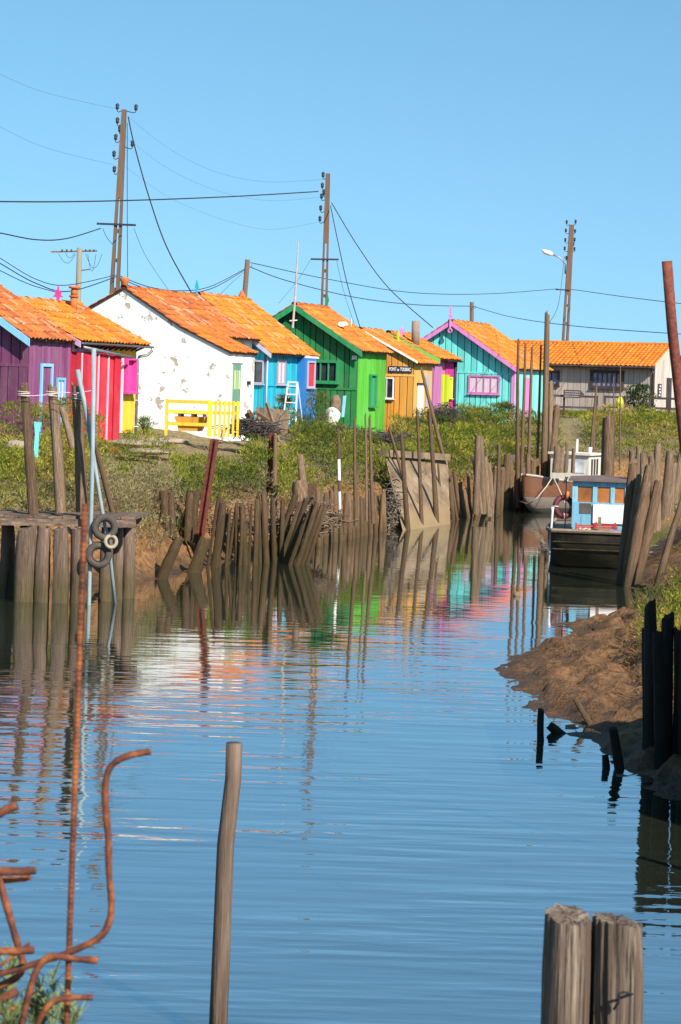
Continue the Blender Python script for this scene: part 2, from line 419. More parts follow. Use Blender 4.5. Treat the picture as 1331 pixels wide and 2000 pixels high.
# ------------------------------------------------------------------ huts
HUTS = []
class Hut:
    def __init__(s, name, label, cat, px, d, zb, a=20, group='painted huts along the channel'):
        zb += DZ; s.zb = zb; s.a = math.radians(a); x = (px-CX)*d/F
        s.root = thing(name, label, cat, (x, d, zb), -s.a, group)
        s.loc = (x, d)
    def fp(s, x0, x1, y0, y1): HUTS.append((s.loc, s.a, x0, x1, y0, y1))
    def at(s, x, y, z): c, n = math.cos(s.a), math.sin(s.a); return Vector((s.loc[0]+x*c+y*n, s.loc[1]-x*n+y*c, s.zb+z))
def fm(face, off=0.0):
    if face == 'gable': return lambda a, z, o: (a, -off-o, z)
    if face == 'side': return lambda a, z, o: (off+o, a, z)
def fbox(m, face, a0, a1, z0, z1, o0, o1, off=0.0, za=None, zbb=None):
    f = fm(face, off); za = z1 if za is None else za; zbb = z1 if zbb is None else zbb
    return m.hexa([f(a0,z0,o0), f(a1,z0,o0), f(a1,z0,o1), f(a0,z0,o1), f(a0,za,o0), f(a1,zbb,o0), f(a1,zbb,o1), f(a0,za,o1)])
def boards(wall, face, a0, a1, z0, z1, w, mat, gap=.02, t=.03, off=0.0, seed=1, jz=.0):
    """upright boards, each its own piece; z1 may be a function of the position along the wall"""
    r = random.Random(seed); n = max(1, round((a1-a0)/w)); ww = (a1-a0)/n; cuts = [a0]+[a0+ww*(k+r.uniform(-.16,.16)) for k in range(1, n)]+[a1]
    top = z1 if callable(z1) else (lambda q: z1)
    for k in range(n):
        p, q = cuts[k]+gap/2, cuts[k+1]-gap/2
        m = MB(); j = r.uniform(0, .012)
        fbox(m, face, p, q, z0+r.uniform(-jz, jz), 0, .003, t+j, off, top(p), top(q)); m.build('board', mat, wall)
def window(root, face, a0, a1, z0, z1, fmat, pmat=None, bars=1, off=.045, fw=.06, dep=.05, cross=0, sill=True):
    m = MB(); pmat = pmat or M_GLASS
    for b in ((a0-fw,a0,z0-fw,z1+fw),(a1,a1+fw,z0-fw,z1+fw),(a0,a1,z1,z1+fw),(a0,a1,z0-fw,z0)): fbox(m, face, *b, 0, dep, off)
    fr = m.build('window_frame', fmat, root)
    m = MB(); fbox(m, face, a0, a1, z0, z1, .0, .006, off); m.build('pane', pmat, fr)
    for k in range(bars):
        c = a0+(a1-a0)*(k+1)/(bars+1); m = MB(); fbox(m, face, c-.022, c+.022, z0, z1, .007, dep*.8, off); m.build('glazing_bar', fmat, fr)
    for k in range(cross):
        c = z0+(z1-z0)*(k+1)/(cross+1); m = MB(); fbox(m, face, a0, a1, c-.018, c+.018, .009, dep*.7, off); m.build('glazing_bar', fmat, fr)
    if sill:
        m = MB(); fbox(m, face, a0-fw-.04, a1+fw+.04, z0-fw-.035, z0-fw-.002, 0, dep+.05, off); m.build('sill', fmat, fr)
    return fr
def slab(root, name, mat, face, a0, a1, z0, z1, o0, o1, off=0.0):
    m = MB(); fbox(m, face, a0, a1, z0, z1, o0, o1, off); return m.build(name, mat, root)

ORANGE = [(.75,.215,.024), (.71,.195,.022), (.78,.24,.032), (.66,.17,.022), (.74,.205,.024), (.72,.20,.024), (.76,.225,.026), (.60,.29,.12), (.52,.13,.03)]
RUSTY = [(.56,.15,.035), (.46,.12,.04), (.62,.18,.04), (.34,.10,.045), (.50,.16,.06), (.62,.27,.13), (.60,.17,.035), (.54,.13,.03)]
MIXED = [(.70,.21,.03), (.62,.17,.035), (.72,.24,.04), (.55,.145,.035)]
def roof_slope(root, xr, zr, xe, ze, y0, y1, pal, seed=1, pitch=.2, row=.34, deckm=None, ripple=.04):
    """one slope of tiles from the ridge (xr, zr) down to the eave (xe, ze), between y0 and y1"""
    r = random.Random(seed); dx, dz = xe-xr, ze-zr; Ls = math.hypot(dx, dz); tx, tz = dx/Ls, dz/Ls
    nxn, nzn = (-tz, tx) if tx > 0 else (tz, -tx)
    if nzn < 0: nxn, nzn = -nxn, -nzn
    m = MB(); th = .05
    m.hexa([(xr, y0, zr-th), (xe, y0, ze-th), (xe, y1, ze-th), (xr, y1, zr-th), (xr, y0, zr), (xe, y0, ze), (xe, y1, ze), (xr, y1, zr)])
    deck = m.build('roof', deckm or M_DARKWOOD, root)
    m = MB(); nc = max(2, round((y1-y0)/pitch)); p = (y1-y0)/nc; nr = max(2, round(Ls/row)); rw = Ls/nr
    xs = (-.5,-.32,-.16,0,.16,.32,.5)
    for c in range(nc):
        cy = y0+p*(c+.5); cj = r.uniform(-.012, .012)
        for k in range(nr):
            a, b = k*rw-.02, (k+1)*rw+.045+r.uniform(-.02, .02); up0, up1 = .008, .034+r.uniform(0, .012)
            sag = ripple*(vnoise(cy*.8+seed*5, k*.35, seed)-.5)*(1 if 0 < k < nr-1 else .4)
            base = random.choice(pal) if r.random() < .1 else pal[int(r.random()*len(pal))]
            g = r.uniform(.84, 1.10); col = tuple(q_*g for q_ in base)
            lo, hi, dn = [], [], []
            for q in xs:
                bulge = .052*(.5+.5*math.cos(2*math.pi*q))
                yy = cy+q*p+cj
                for s_, u_, L_ in ((a, up0, lo), (b, up1, hi)):
                    hh = u_+bulge+float(sag); L_.append((xr+tx*s_+nxn*hh, yy, zr+tz*s_+nzn*hh))
                hh = max(.0, up1+bulge-.022)+float(sag); dn.append((xr+tx*b+nxn*hh, yy, zr+tz*b+nzn*hh))
            n = len(xs); m.add(lo+hi+dn, [(i, i+1, n+i+1, n+i) for i in range(n-1)]+[(n+i, n+i+1, 2*n+i+1, 2*n+i) for i in range(n-1)], col)
    t = m.build('roof_tile_courses', M_TILE, deck, colors=True, recalc=False); tag(t, kind='stuff')
    return deck
def ridge_tiles(root, x, z, y0, y1, pal, seed=3, r0=.10):
    r = random.Random(seed); m = MB(); n = max(2, round((y1-y0)/.36)); st = (y1-y0)/n
    for k in range(n):
        a, b = y0+k*st-.02, y0+(k+1)*st+.02; col = tuple(q*r.uniform(.85,1.1) for q in r.choice(pal)); vs = []
        for yy, rr in ((a, r0), (b, r0*.88)):
            for j in range(7):
                an = math.pi*j/6; vs.append((x+rr*1.25*math.cos(an), yy, z+rr*math.sin(an)-.05+(k % 2)*.008))
        m.add(vs, [(j, j+1, 8+j, 7+j) for j in range(6)], col)
    t = m.build('ridge_tile_course', M_TILE, root, colors=True, recalc=False); tag(t, kind='stuff')
def verge(root, mat, xr, zr, xe, ze, y, w=.16, t=.035, name='verge_board', lift=.03):
    m = MB(); m.hexa([(xr,y-t,zr+lift-w),(xe,y-t,ze+lift-w),(xe,y,ze+lift-w),(xr,y,zr+lift-w),(xr,y-t,zr+lift),(xe,y-t,ze+lift),(xe,y,ze+lift),(xr,y,zr+lift)])
    return m.build(name, mat, root)
def gutter(root, mat, x, z, y0, y1, r=.055):
    m = MB(); vs = []
    for yy in (y0, y1):
        for j in range(7):
            an = math.pi+math.pi*j/6; vs.append((x+r*math.cos(an), yy, z+r*math.sin(an)))
        for j in range(7):
            an = 2*math.pi-math.pi*j/6; vs.append((x+r*.85*math.cos(an), yy, z+r*.85*math.sin(an)))
    m.add(vs, [(j, (j+1) % 14, 14+(j+1) % 14, 14+j) for j in range(14)])
    return m.build('gutter', mat, root)
def finial(root, mat, x, y, z, h=.5, kind='spear'):
    m = MB()
    if kind == 'spear':
        pr = [(-.03,0),(-.03,h*.35),(-.07,h*.5),(-.055,h*.62),(0,h),(.055,h*.62),(.07,h*.5),(.03,h*.35),(.03,0)]
    elif kind == 'star':
        pr = [(-.03,0),(-.04,h*.3),(-.16,h*.32),(-.07,h*.5),(-.11,h*.72),(-.03,h*.68),(0,h),(.04,h*.66),(.12,h*.7),(.06,h*.5),(.17,h*.3),(.04,h*.3),(.03,0)]
    else:
        pr = [(-.035,-.35),(-.035,h*.3),(-.1,h*.36),(-.035,h*.44),(-.05,h*.7),(-.02,h*.76),(-.045,h*.86),(0,h),(.045,h*.86),(.02,h*.76),(.05,h*.7),(.035,h*.44),(.1,h*.36),(.035,h*.3),(.035,-.35)]
    m.prism([(x+a, z+b) for a, b in pr], y-.03, y+.03); return m.build('finial', mat, root)

# colours of paint
PURPLE = paint('purple_paint', (.185,.045,.12)); PURPLE2 = paint('purple_sunlit_paint', (.25,.075,.18), worn=.05)  # second purple is lightened for the sun on the side wall
LBLUE = paint('light_blue_trim', (.22,.52,.80), worn=.05); LILAC = paint('lilac_trim', (.62,.38,.60), worn=.05)
RED = paint('red_paint', (.58,.022,.045), worn=.06); PINK = paint('pale_pink_paint', (.80,.55,.66), worn=.05)
YELLOW = paint('yellow_paint', (.87,.58,.035), (.6,.5,.2), .05); MAGENTA = paint('magenta_paint', (.75,.05,.33), worn=.03)
CYAN = paint('cyan_paint', (.015,.42,.58), (.1,.3,.36), .06); BLUE = paint('deep_blue_paint', (.02,.22,.60), worn=.04); GREYLILAC = paint('grey_lilac_trim', (.42,.40,.52), worn=.03)
GREEN = paint('green_paint', (.018,.215,.055), (.02,.10,.04), .08); LGREEN = paint('bright_green_paint', (.10,.46,.035), (.06,.26,.03), .1); TGREEN = paint('green_trim', (.02,.28,.10), worn=.03)
OCHRE = paint('ochre_paint', (.80,.355,.055), (.50,.19,.04), .12); OCHRE2 = paint('pale_ochre_paint', (.80,.42,.10), (.6,.3,.08), .04)
MAUVE = paint('mauve_paint', (.48,.16,.36), worn=.04); LIME = paint('lime_paint', (.60,.74,.02), (.4,.5,.1), .03); HOTPINK = paint('hot_pink_paint', (.60,.03,.25), worn=.04)
TURQ = paint('turquoise_paint', (.17,.72,.66), (.2,.4,.36), .06); TURQ2 = paint('pale_turquoise_paint', (.24,.70,.64), (.3,.5,.45), .05); TPINK = paint('orchid_trim', (.68,.22,.52), worn=.03)
GREIGE = paint('greige_paint', (.46,.38,.33), (.3,.25,.2), .05); GREIGE2 = paint('greige_sunlit_paint', (.62,.53,.46), (.4,.33,.27), .05); UMBER = paint('dark_umber_trim', (.050,.030,.032), worn=.0)  # second greige is lightened for the sunlit gable end
SAGE = paint('sage_door_paint', (.17,.36,.24), worn=.05); NAVY = paint('navy_sign_paint', (.025,.022,.06), worn=.0); CURTAIN = solid('curtain', (.62,.52,.56), .9, .25, 9, (6,6,.3))

def gable_top(W, ha, he, xr=None):
    xr = -W/2 if xr is None else xr
    return lambda x: (ha-(ha-he)*(x-xr)/(-xr)) if x > xr else (ha-(ha-he)*(xr-x)/(W+xr))

# --- purple hut
h = Hut('purple_hut', 'purple board hut with light blue trim and rusty tile roof', 'hut', 55, 52.6, 1.62)
W_, L_ = 4.8, 2.25; ha, he = 4.25-1.62+.62*2.4, 4.25-1.62
gt = gable_top(W_, ha-.05, he-.02); h.fp(-W_, 0, 0, L_)
wall = MB().prism([(-W_,-.5),(0,-.5),(0,he-.04),(-W_/2,ha-.08),(-W_,he-.04)], 0, L_).build('wall', M_DARKWOOD, h.root)
boards(wall, 'gable', -W_, 0, 1.92, gt, .26, PURPLE, .03, seed=2); boards(wall, 'gable', -W_, 0, -.4, 1.86, .26, PURPLE, .03, seed=3)
slab(wall, 'batten', PURPLE, 'gable', -W_, 0, 1.85, 1.93, .003, .05)
boards(wall, 'side', 0, L_, -.4, he-.04, .16, PURPLE2, .012, seed=4)
roof_slope(h.root, -2.4, ha+.05, .16, he-.06, -.28, L_, RUSTY, 5); roof_slope(h.root, -2.4, ha+.05, -4.96, he-.06, -.28, L_, RUSTY, 6)
ridge_tiles(h.root, -2.4, ha+.1, -.28, L_, RUSTY)
verge(h.root, LBLUE, -2.4, ha+.02, .18, he-.09, -.28, .2); verge(h.root, LBLUE, -2.4, ha+.02, -4.98, he-.09, -.28, .2)
dz0 = .0
slab(h.root, 'door', PURPLE2, 'side', .62, 1.12, -.25, 1.85, .046, .06)
m = MB(); [fbox(m, 'side', *b, .046, .10) for b in ((.56,.64,-.25,1.95),(1.12,1.2,-.25,1.95),(.64,1.12,1.87,1.95))]; m.build('door_frame', LBLUE, h.root)
window(h.root, 'side', 1.52, 1.86, .45, 1.52, LBLUE, CURTAIN, 1, fw=.07)

# --- red and yellow hut
h = Hut('red_yellow_hut', 'red and yellow hut with pale pink battens, grey gutter and bright orange roof', 'hut', 138, 54.9, 1.6)
he, Wh, L_ = 4.30-1.6, 1.95, 3.95; ha = he+.49*Wh; h.fp(-2*Wh, .25, 0, L_)
wall = MB().prism([(-2*Wh,-.5),(0,-.5),(0,he-.05),(-Wh,ha-.05),(-2*Wh,he-.05)], 0, L_).build('wall', RED, h.root)
boards(wall, 'side', 2.3, L_, .08, he-.08, .27, YELLOW, .006, seed=8)
boards(wall, 'side', 0, 2.3, 2.32, he-.08, .2, PINK, .012, seed=9)
roof_slope(h.root, -Wh, ha+.06, .32, he-.10, -.1, L_+.28, ORANGE, 11); roof_slope(h.root, -Wh, ha+.06, -2*Wh-.3, he-.10, -.1, L_+.28, ORANGE, 12)
ridge_tiles(h.root, -Wh, ha+.11, -.1, L_+.28, ORANGE)
verge(h.root, LILAC, -Wh, ha+.03, .34, he-.13, -.1, .17); verge(h.root, LILAC, -Wh, ha+.03, -2*Wh-.3, he-.13, -.1, .17)
bay = MB().box(.0, .26, .03, 2.36, -.45, 2.30).build('closet_bay', RED, h.root)   # the red closet bay stands proud of the wall
boards(bay, 'side', .03, 2.36, -.4, 2.28, .39, RED, .02, .03, off=.26, seed=10)
for yb in (.03, .80, 1.02, 1.62): slab(bay, 'batten', PINK, 'side', yb, yb+.036, -.4, 2.29, .03, .07, off=.26)
slab(bay, 'end_board', RED, 'side', 2.0, 2.36, -.42, 2.25, .05, .085, off=.26)
gutter(h.root, M_GREYMET, .38, he-.13, -.05, L_+.34)
for k in range(12):
    yk = .15+k*.34; MB().hexa([(0,yk,he-.32),(.33,yk,he-.17),(.33,yk+.05,he-.17),(0,yk+.05,he-.32),(0,yk,he-.26),(.33,yk,he-.11),(.33,yk+.05,he-.11),(0,yk+.05,he-.26)]).build('rafter_end', UMBER, h.root)
MB().tube([(.40, -.05, 2.44), (.40, 2.9, 2.22)], .04, 8).build('sloping_pipe', M_GREYMET, h.root, True)
dp = MB().tube([(.38, L_+.30, he-.15), (.38, L_+.30, he-.26), (.30, L_+.2, he-.38), (.08, L_+.08, he-.44), (.06, L_+.05, he-.55), (.06, L_+.05, -.1)], .04, 8).build('downpipe', M_GREYMET, h.root, True)
for zb_ in (.25, 1.0, 1.75): MB().box(.0, .12, L_, L_+.1, zb_, zb_+.025).build('pipe_clip', M_WHITE, dp)
slab(h.root, 'door', PINK, 'side', 2.50, 2.92, .1, 2.08, .046, .06)
m = MB(); [fbox(m, 'side', *b, .046, .12) for b in ((2.38,2.5,-.35,2.2),(2.92,2.99,.1,2.2),(2.5,2.92,2.09,2.2))]; m.build('door_frame', PINK, h.root)
fr = window(h.root, 'side', 3.12, 3.66, 1.28, 2.15, MAGENTA, MAGENTA, 0, fw=.05, dep=.16)
slab(h.root, 'step', M_CONC, 'side', 2.5, 3.1, -.25, .06, .05, .5)
# clay chimney pot and ornament on the roof
c = MB()
for k, (z0, r0, r1, hh) in enumerate(((0,.10,.10,.42),(.42,.135,.135,.05),(.47,.10,.085,.2),(.67,.15,.16,.06))): c.tube([(-1.55, 3.05, ha-.18+z0), (-1.55, 3.05, ha-.18+z0+hh)], [r0, r1], 12)
tp = solid('terracotta', (.50,.15,.045), .85, .2, 12); c.build('chimney_pot', tp, h.root, True)
MB().box(-1.75, -1.35, 2.85, 3.25, ha-.3, ha-.12).build('chimney_base', M_CONC, h.root)
finial(h.root, MAGENTA, -Wh+.1, L_-1.3, ha+.08, .46, 'star')

# --- white plastered hut
h = Hut('white_hut', 'white plastered hut with flaking walls and rusty orange tile roof', 'hut', 447, 64.5, 1.82)
ZB = 1.82; xr, zr = -3.72, 6.12-ZB; xk, zk = -1.72, 4.93-ZB; xe, ze = .08, 4.13-ZB; L1, L_ = 2.1, 5.6; xm = -1.55
h.fp(-5.9, 0, 0, L1); h.fp(-5.9, xm, 0, L_)
zm = zr-(zr-zk)/(xk-xr)*(xm-xr)
wl = MB(); wl.prism([(-5.9,-.5),(0,-.5),(0,ze-.02),(xk,zk-.05),(xr,zr-.05),(-5.9,zr-.05-.55*2.18)], 0, L1)
wl.prism([(-5.9,-.5),(xm,-.5),(xm,zm-.05),(xr,zr-.05),(-5.9,zr-.05-.55*2.18)], L1, L_); wall = wl.build('wall', M_PLASTER, h.root)
roof_slope(h.root, xr, zr, xk, zk, -.06, L1+.05, RUSTY, 15); roof_slope(h.root, xk, zk, xe, ze, -.06, L1+.05, ORANGE[:2]+RUSTY[:3], 16)
xe2 = -1.25; ze2 = zr-(zr-zk)/(xk-xr)*(xe2-xr)
roof_slope(h.root, xr, zr, xe2, ze2, L1+.05, L_, RUSTY, 17); roof_slope(h.root, xr, zr, -6.05, zr-.55*2.33, -.06, L_, RUSTY, 18)
ridge_tiles(h.root, xr, zr+.04, -.06, L_, RUSTY)
d_ = slab(h.root, 'door', SAGE, 'side', .32, .92, -.15, 1.95, .003, .03)
for k in range(3): slab(d_, 'door_pane', paint('pale_green_panel', (.50,.60,.28)), 'side', .38+k*.18, .50+k*.18, 1.15, 1.75, .031, .037)
slab(h.root, 'lintel', M_WHITE, 'side', .22, 1.1, 1.98, 2.16, .003, .05)
slab(h.root, 'lamp', M_BLACK, 'side', 1.5, 1.6, 1.3, 1.42, .0, .1)
c = MB(); c.tube([(xr-.25, .5, zr-.15), (xr-.25, .5, zr+.2), (xr-.25, .5, zr+.28), (xr-.25,.5,zr+.36)], [.12,.12,.16,.12], 10); c.build('chimney_pot', tp, h.root, True)
finial(h.root, CYAN, xr+.1, L_-.15, zr+.05, .52, 'spear')

# --- blue hut
h = Hut('blue_hut', 'cyan and blue board hut with red shutter and clean orange roof', 'hut', 517, 70.4, 1.85)
ZB = 1.85; Wh, L_ = 2.5, 4.15; ha, he = 6.14-ZB, 6.14-ZB-.70*2.5; gt = gable_top(5, ha, he); h.fp(-5, .3, 0, L_)
wall = MB().prism([(-5,-.5),(0,-.5),(0,he-.05),(-2.5,ha-.05),(-5,he-.05)], 0, L_).build('wall', M_DARKWOOD, h.root)
boards(wall, 'gable', -1.6, 0, -.3, gt, .24, CYAN, .02, seed=21); boards(wall, 'side', 0, 3.0, -.3, he-.06, .17, CYAN, .012, seed=22)
slab(wall, 'batten', CYAN, 'side', 0, 3.0, 1.22, 1.28, .042, .07)
roof_slope(h.root, -Wh, ha+.05, .3, he-.19, -.22, L_+.3, ORANGE, 23, ripple=.02); roof_slope(h.root, -Wh, ha+.05, -5.3, he-.19, -.22, L_+.3, ORANGE, 24)
ridge_tiles(h.root, -Wh, ha+.1, -.22, L_+.3, ORANGE)
verge(h.root, GREYLILAC, -Wh, ha+.03, .32, he-.22, -.22, .16); verge(h.root, GREYLILAC, -Wh, ha+.03, -5.3, he-.22, -.22, .16)
bay = MB().box(0, .28, 3.0, L_, -.4, he-.16).build('side_bay', M_DARKWOOD, h.root)
boards(bay, 'side', 3.0, L_, -.4, he-.18, .2, BLUE, .012, off=.28, seed=25); slab(bay, 'corner_board', BLUE, 'gable', .0, .30, -.4, he-.2, -2.999, -2.97)
window(h.root, 'gable', -.42, -.06, 1.35, 2.05, GREYLILAC, None, 0)
window(h.root, 'side', 1.05, 1.72, 1.35, 2.1, GREYLILAC, CURTAIN, 1)
window(bay, 'side', 3.28, 3.92, 1.25, 2.1, GREYLILAC, RED, 0, off=.325)
slab(h.root, 'eave_board', M_WHITE, 'side', 3.0, L_+.25, he-.28, he-.16, .29, .33)
MB().tube([(.07, .05, -.2), (.07, .05, he-.2)], .035, 7).build('downpipe', GREYLILAC, h.root, True)
c = MB(); c.tube([(-2.7, 4.2, ha-.4), (-2.7, 4.2, ha+.15)], .11, 8); c.tube([(-2.7,4.2,ha+.15),(-2.7,4.2,ha+.2),(-2.7,4.2,ha+.42)], [.16,.15,.03], 8); c.build('chimney_pot', tp, h.root)

# --- green hut
h = Hut('green_hut', 'green board hut with a long window and bright green side wall', 'hut', 698, 75.5, 1.7)
ZB = 1.7; Wh, L_ = 2.45, 3.15; ha, he = 6.07-ZB, 6.07-ZB-.62*2.45; gt = gable_top(4.9, ha-.03, he-.03); h.fp(-4.9, 0, 0, L_)
wall = MB().prism([(-4.9,-.5),(0,-.5),(0,he-.06),(-Wh,ha-.06),(-4.9,he-.06)], 0, L_).build('wall', M_DARKWOOD, h.root)
boards(wall, 'gable', -4.9, 0, 1.36, gt, .27, GREEN, .035, seed=31); boards(wall, 'gable', -4.9, 0, -.4, 1.30, .24, GREEN, .035, seed=32)
slab(wall, 'batten', GREEN, 'gable', -4.9, 0, 1.29, 1.37, .003, .06)
boards(wall, 'side', 0, L_, -.5, he-.06, .2, LGREEN, .010, seed=33)
roof_slope(h.root, -Wh, ha+.05, .26, he-.11, -.32, L_+.12, MIXED, 34, ripple=.06); roof_slope(h.root, -Wh, ha+.05, -5.16, he-.11, -.32, L_+.12, MIXED, 35)
ridge_tiles(h.root, -Wh, ha+.1, -.32, L_+.12, MIXED)
verge(h.root, TGREEN, -Wh, ha+.03, .28, he-.14, -.32, .22); verge(h.root, TGREEN, -Wh, ha+.03, -5.18, he-.14, -.32, .22)
window(h.root, 'gable', -2.05, -.80, 1.62, 2.28, TGREEN, None, 3, off=.045, fw=.09, dep=.08)
fr = window(h.root, 'side', 1.3, 1.85, .75, 1.85, TGREEN, TGREEN, 0, dep=.09)
MB().box(-.16, .0, -.2, -.06, he-.42, he-.28).build('floodlight', M_WHITE, h.root)
MB().prism([(-1.0+math.cos(a)*.16, ha-.62+.1*math.sin(a)) for a in [k*math.pi/5 for k in range(10)]], .9, 1.2).build('roof_lamp', M_WHITE, h.root)
finial(h.root, TGREEN, -Wh+.05, L_-.1, ha+.1, .5, 'spear')
MB().tube([(-1.2, 2.5, ha-.75), (-1.2, 2.5, ha-.35)], .03, 6).build('vent_pipe', M_WHITE, h.root)

# --- ochre hut
h = Hut('ochre_hut', 'ochre orange board hut with a navy name board and white door', 'hut', 808, 79.3, 1.78)
ZB = 1.78; Wh, L_ = 2.2, 2.3; he = 4.16-ZB+.05; ha = he+.5*Wh; gt = gable_top(4.4, ha-.03, he-.03); h.fp(-4.4, 0, 0, L_)
wall = MB().prism([(-4.4,-.5),(0,-.5),(0,he-.06),(-Wh,ha-.06),(-4.4,he-.06)], 0, L_).build('wall', M_DARKWOOD, h.root)
boards(wall, 'gable', -4.4, 0, 1.86, gt, .22, OCHRE, .03, seed=41); boards(wall, 'gable', -4.4, -.76, -.4, 1.80, .24, OCHRE, .03, seed=42); boards(wall, 'gable', -.76, 0, -.4, 1.80, .26, OCHRE, .035, seed=43)
slab(wall, 'batten', OCHRE2, 'gable', -4.4, 0, 1.79, 1.87, .003, .05)
boards(wall, 'side', 0, L_, -.3, he-.08, .8, OCHRE2, .008, seed=44)
roof_slope(h.root, -Wh, ha+.05, .25, he-.12, -.16, L_+.1, MIXED+ORANGE, 45); roof_slope(h.root, -Wh, ha+.05, -4.65, he-.12, -.16, L_+.1, ORANGE, 46)
ridge_tiles(h.root, -Wh, ha+.1, -.16, L_+.1, ORANGE)
verge(h.root, M_WHITE, -Wh, ha+.06, .2, he-.07, -.16, .09)
window(h.root, 'gable', -1.32, -.82, .95, 1.68, M_WHITE, None, 1, fw=.05)
sg = slab(h.root, 'name_board', NAVY, 'gable', -1.0, -.06, 1.93, 2.18, .05, .075)
def text(s, root, loc, size, mat, rot, sx=1.0, ext=.004):
    cu = bpy.data.curves.new('lettering', 'FONT'); cu.body = s; cu.size = size; cu.align_x = 'CENTER'; cu.align_y = 'CENTER'; cu.extrude = ext; cu.offset = .004
    ob = bpy.data.objects.new('tmp', cu); COL.objects.link(ob); bpy.context.view_layer.update()
    me = bpy.data.meshes.new_from_object(ob.evaluated_get(bpy.context.evaluated_depsgraph_get())); bpy.data.objects.remove(ob)
    o = link('lettering', me, mat, root); me.materials.clear(); me.materials.append(mat); o.location = loc; o.rotation_euler = rot; o.scale = (sx, 1, 1); return o
INKW = solid('white_lettering', (.85,.84,.82), .7, .05)
text('PONT', sg, (-.83, -.081, 2.055), .185, INKW, (math.pi/2, 0, 0), .58)
text('DE', sg, (-.615, -.081, 2.03), .10, INKW, (math.pi/2, 0, 0), .7)
text('TOLBIAC', sg, (-.31, -.081, 2.055), .185, INKW, (math.pi/2, 0, 0), .58)
slab(h.root, 'door', M_WHITE, 'side', .42, 1.12, -.1, 1.5, .046, .07)
m = MB(); fbox(m, 'side', .3, 1.3, 1.5, 1.56, .046, .12); m.build('door_hood', UMBER, h.root)
MB().prism([(1.45+.23*math.cos(a)*(1 if a < math.pi else 1), (1.95 if 0 <= a <= math.pi else 1.1)+(.23*math.sin(a) if a <= math.pi else 0)) for a in [k*math.pi/8 for k in range(9)]]+[(1.22,.75),(1.68,.75)], 0, .03)
m = MB(); pts = [(1.62+.2*math.cos(k*math.pi/8), 1.75+.2*math.sin(k*math.pi/8)) for k in range(9)]+[(1.42,.62),(1.82,.62)]
n = len(pts); m.add([(.046,a,b) for a, b in pts]+[(.08,a,b) for a, b in pts], [tuple(range(n)), tuple(range(2*n-1,n-1,-1))]+[(i,(i+1)%n,n+(i+1)%n,n+i) for i in range(n)]); m.build('mirror_panel', paint('silver_panel', (.50,.47,.52), worn=.02), h.root)
finial(h.root, LIME, -1.3, 1.9, ha-.35, .42, 'spear'); finial(h.root, TPINK, -1.2, 2.0, ha-.15, .42, 'star')

# --- mauve and pink hut
h = Hut('pink_lime_hut', 'small mauve and hot pink hut with lime door post and drainpipe', 'hut', 846, 82.0, 1.8)
ZB = 1.8; Wh, L_ = 1.9, 2.75; he = 4.42-ZB; ha = he+.45*Wh; h.fp(-3.8, .2, 0, L_)
wall = MB().prism([(-3.8,-.5),(0,-.5),(0,he-.08),(-Wh,ha-.06),(-3.8,he-.08)], 0, L_).build('wall', MAUVE, h.root)
boards(wall, 'side', 0, 1.05, -.4, he-.1, .5, MAUVE, .01, seed=51); boards(wall, 'side', 1.6, L_, -.4, he-.1, .6, HOTPINK, .01, .06, seed=52)
for yb in (1.08, 1.3): slab(h.root, 'door_post', LIME, 'side', yb, yb+(.09 if yb < 1.2 else .3), -.4, 1.9, .0, .2 if yb > 1.2 else .12)
roof_slope(h.root, -Wh, ha+.05, .3, he-.1, -.12, L_+.15, ORANGE, 53); roof_slope(h.root, -Wh, ha+.05, -4.1, he-.1, -.12, L_+.15, ORANGE, 54)
ridge_tiles(h.root, -Wh, ha+.1, -.12, L_+.15, ORANGE)
verge(h.root, paint('apple_green_trim', (.25,.58,.10), worn=.02), -Wh, ha+.02, .32, he-.13, -.12, .2)
window(h.root, 'side', 1.95, 2.3, 1.0, 1.75, LIME, LIME, 0, off=.075)
gutter(h.root, UMBER, .34, he-.14, 1.0, L_+.15); MB().tube([(.12, L_-.08, he-.15), (.12, L_-.08, -.3)], .06, 8).build('downpipe', NAVY, h.root, True)
MB().tube([(-.85, .2, ha-.55), (-.85, .2, ha+.55)], .17, 12).build('flue_pipe', solid('flue', (.27,.20,.16), .85, .3, 4), h.root, True)

# --- turquoise hut
h = Hut('turquoise_hut', 'turquoise board hut with orchid pink trim and curtained window', 'hut', 1005, 90.0, 1.72)
ZB = 1.72; Wh, L_ = 2.9, 5.6; ha = 6.06-ZB; he = ha-.655*Wh; gt = gable_top(5.8, ha-.03, he-.03); h.fp(-5.8, 0, 0, L_)
wall = MB().prism([(-5.8,-.5),(0,-.5),(0,he-.06),(-Wh,ha-.06),(-5.8,he-.06)], 0, L_).build('wall', M_DARKWOOD, h.root)
boards(wall, 'gable', -5.8, 0, 2.16, gt, .29, TURQ, .035, seed=61); boards(wall, 'gable', -5.8, 0, -.4, 2.10, .25, TURQ, .035, seed=62)
slab(wall, 'batten', TURQ, 'gable', -5.8, 0, 2.09, 2.17, .003, .055)
boards(wall, 'side', 0, L_, -.4, he-.06, .5, TURQ2, .012, seed=63)
roof_slope(h.root, -Wh, ha+.05, .22, he-.09, -.33, L_+.3, ORANGE, 64, ripple=.01); roof_slope(h.root, -Wh, ha+.05, -6.02, he-.09, -.33, L_+.3, ORANGE, 65)
ridge_tiles(h.root, -Wh, ha+.1, -.33, L_+.3, ORANGE)
verge(h.root, TPINK, -Wh, ha+.03, .24, he-.12, -.33, .2); verge(h.root, TPINK, -Wh, ha+.03, -6.04, he-.12, -.33, .2)
finial(h.root, TPINK, -Wh, -.39, ha+.0, .72, 'turned')
MB().torus((-Wh, -.40, ha-.38), (0,1,0), .085, .035, 12, 6).build('finial_ring', TPINK, h.root)
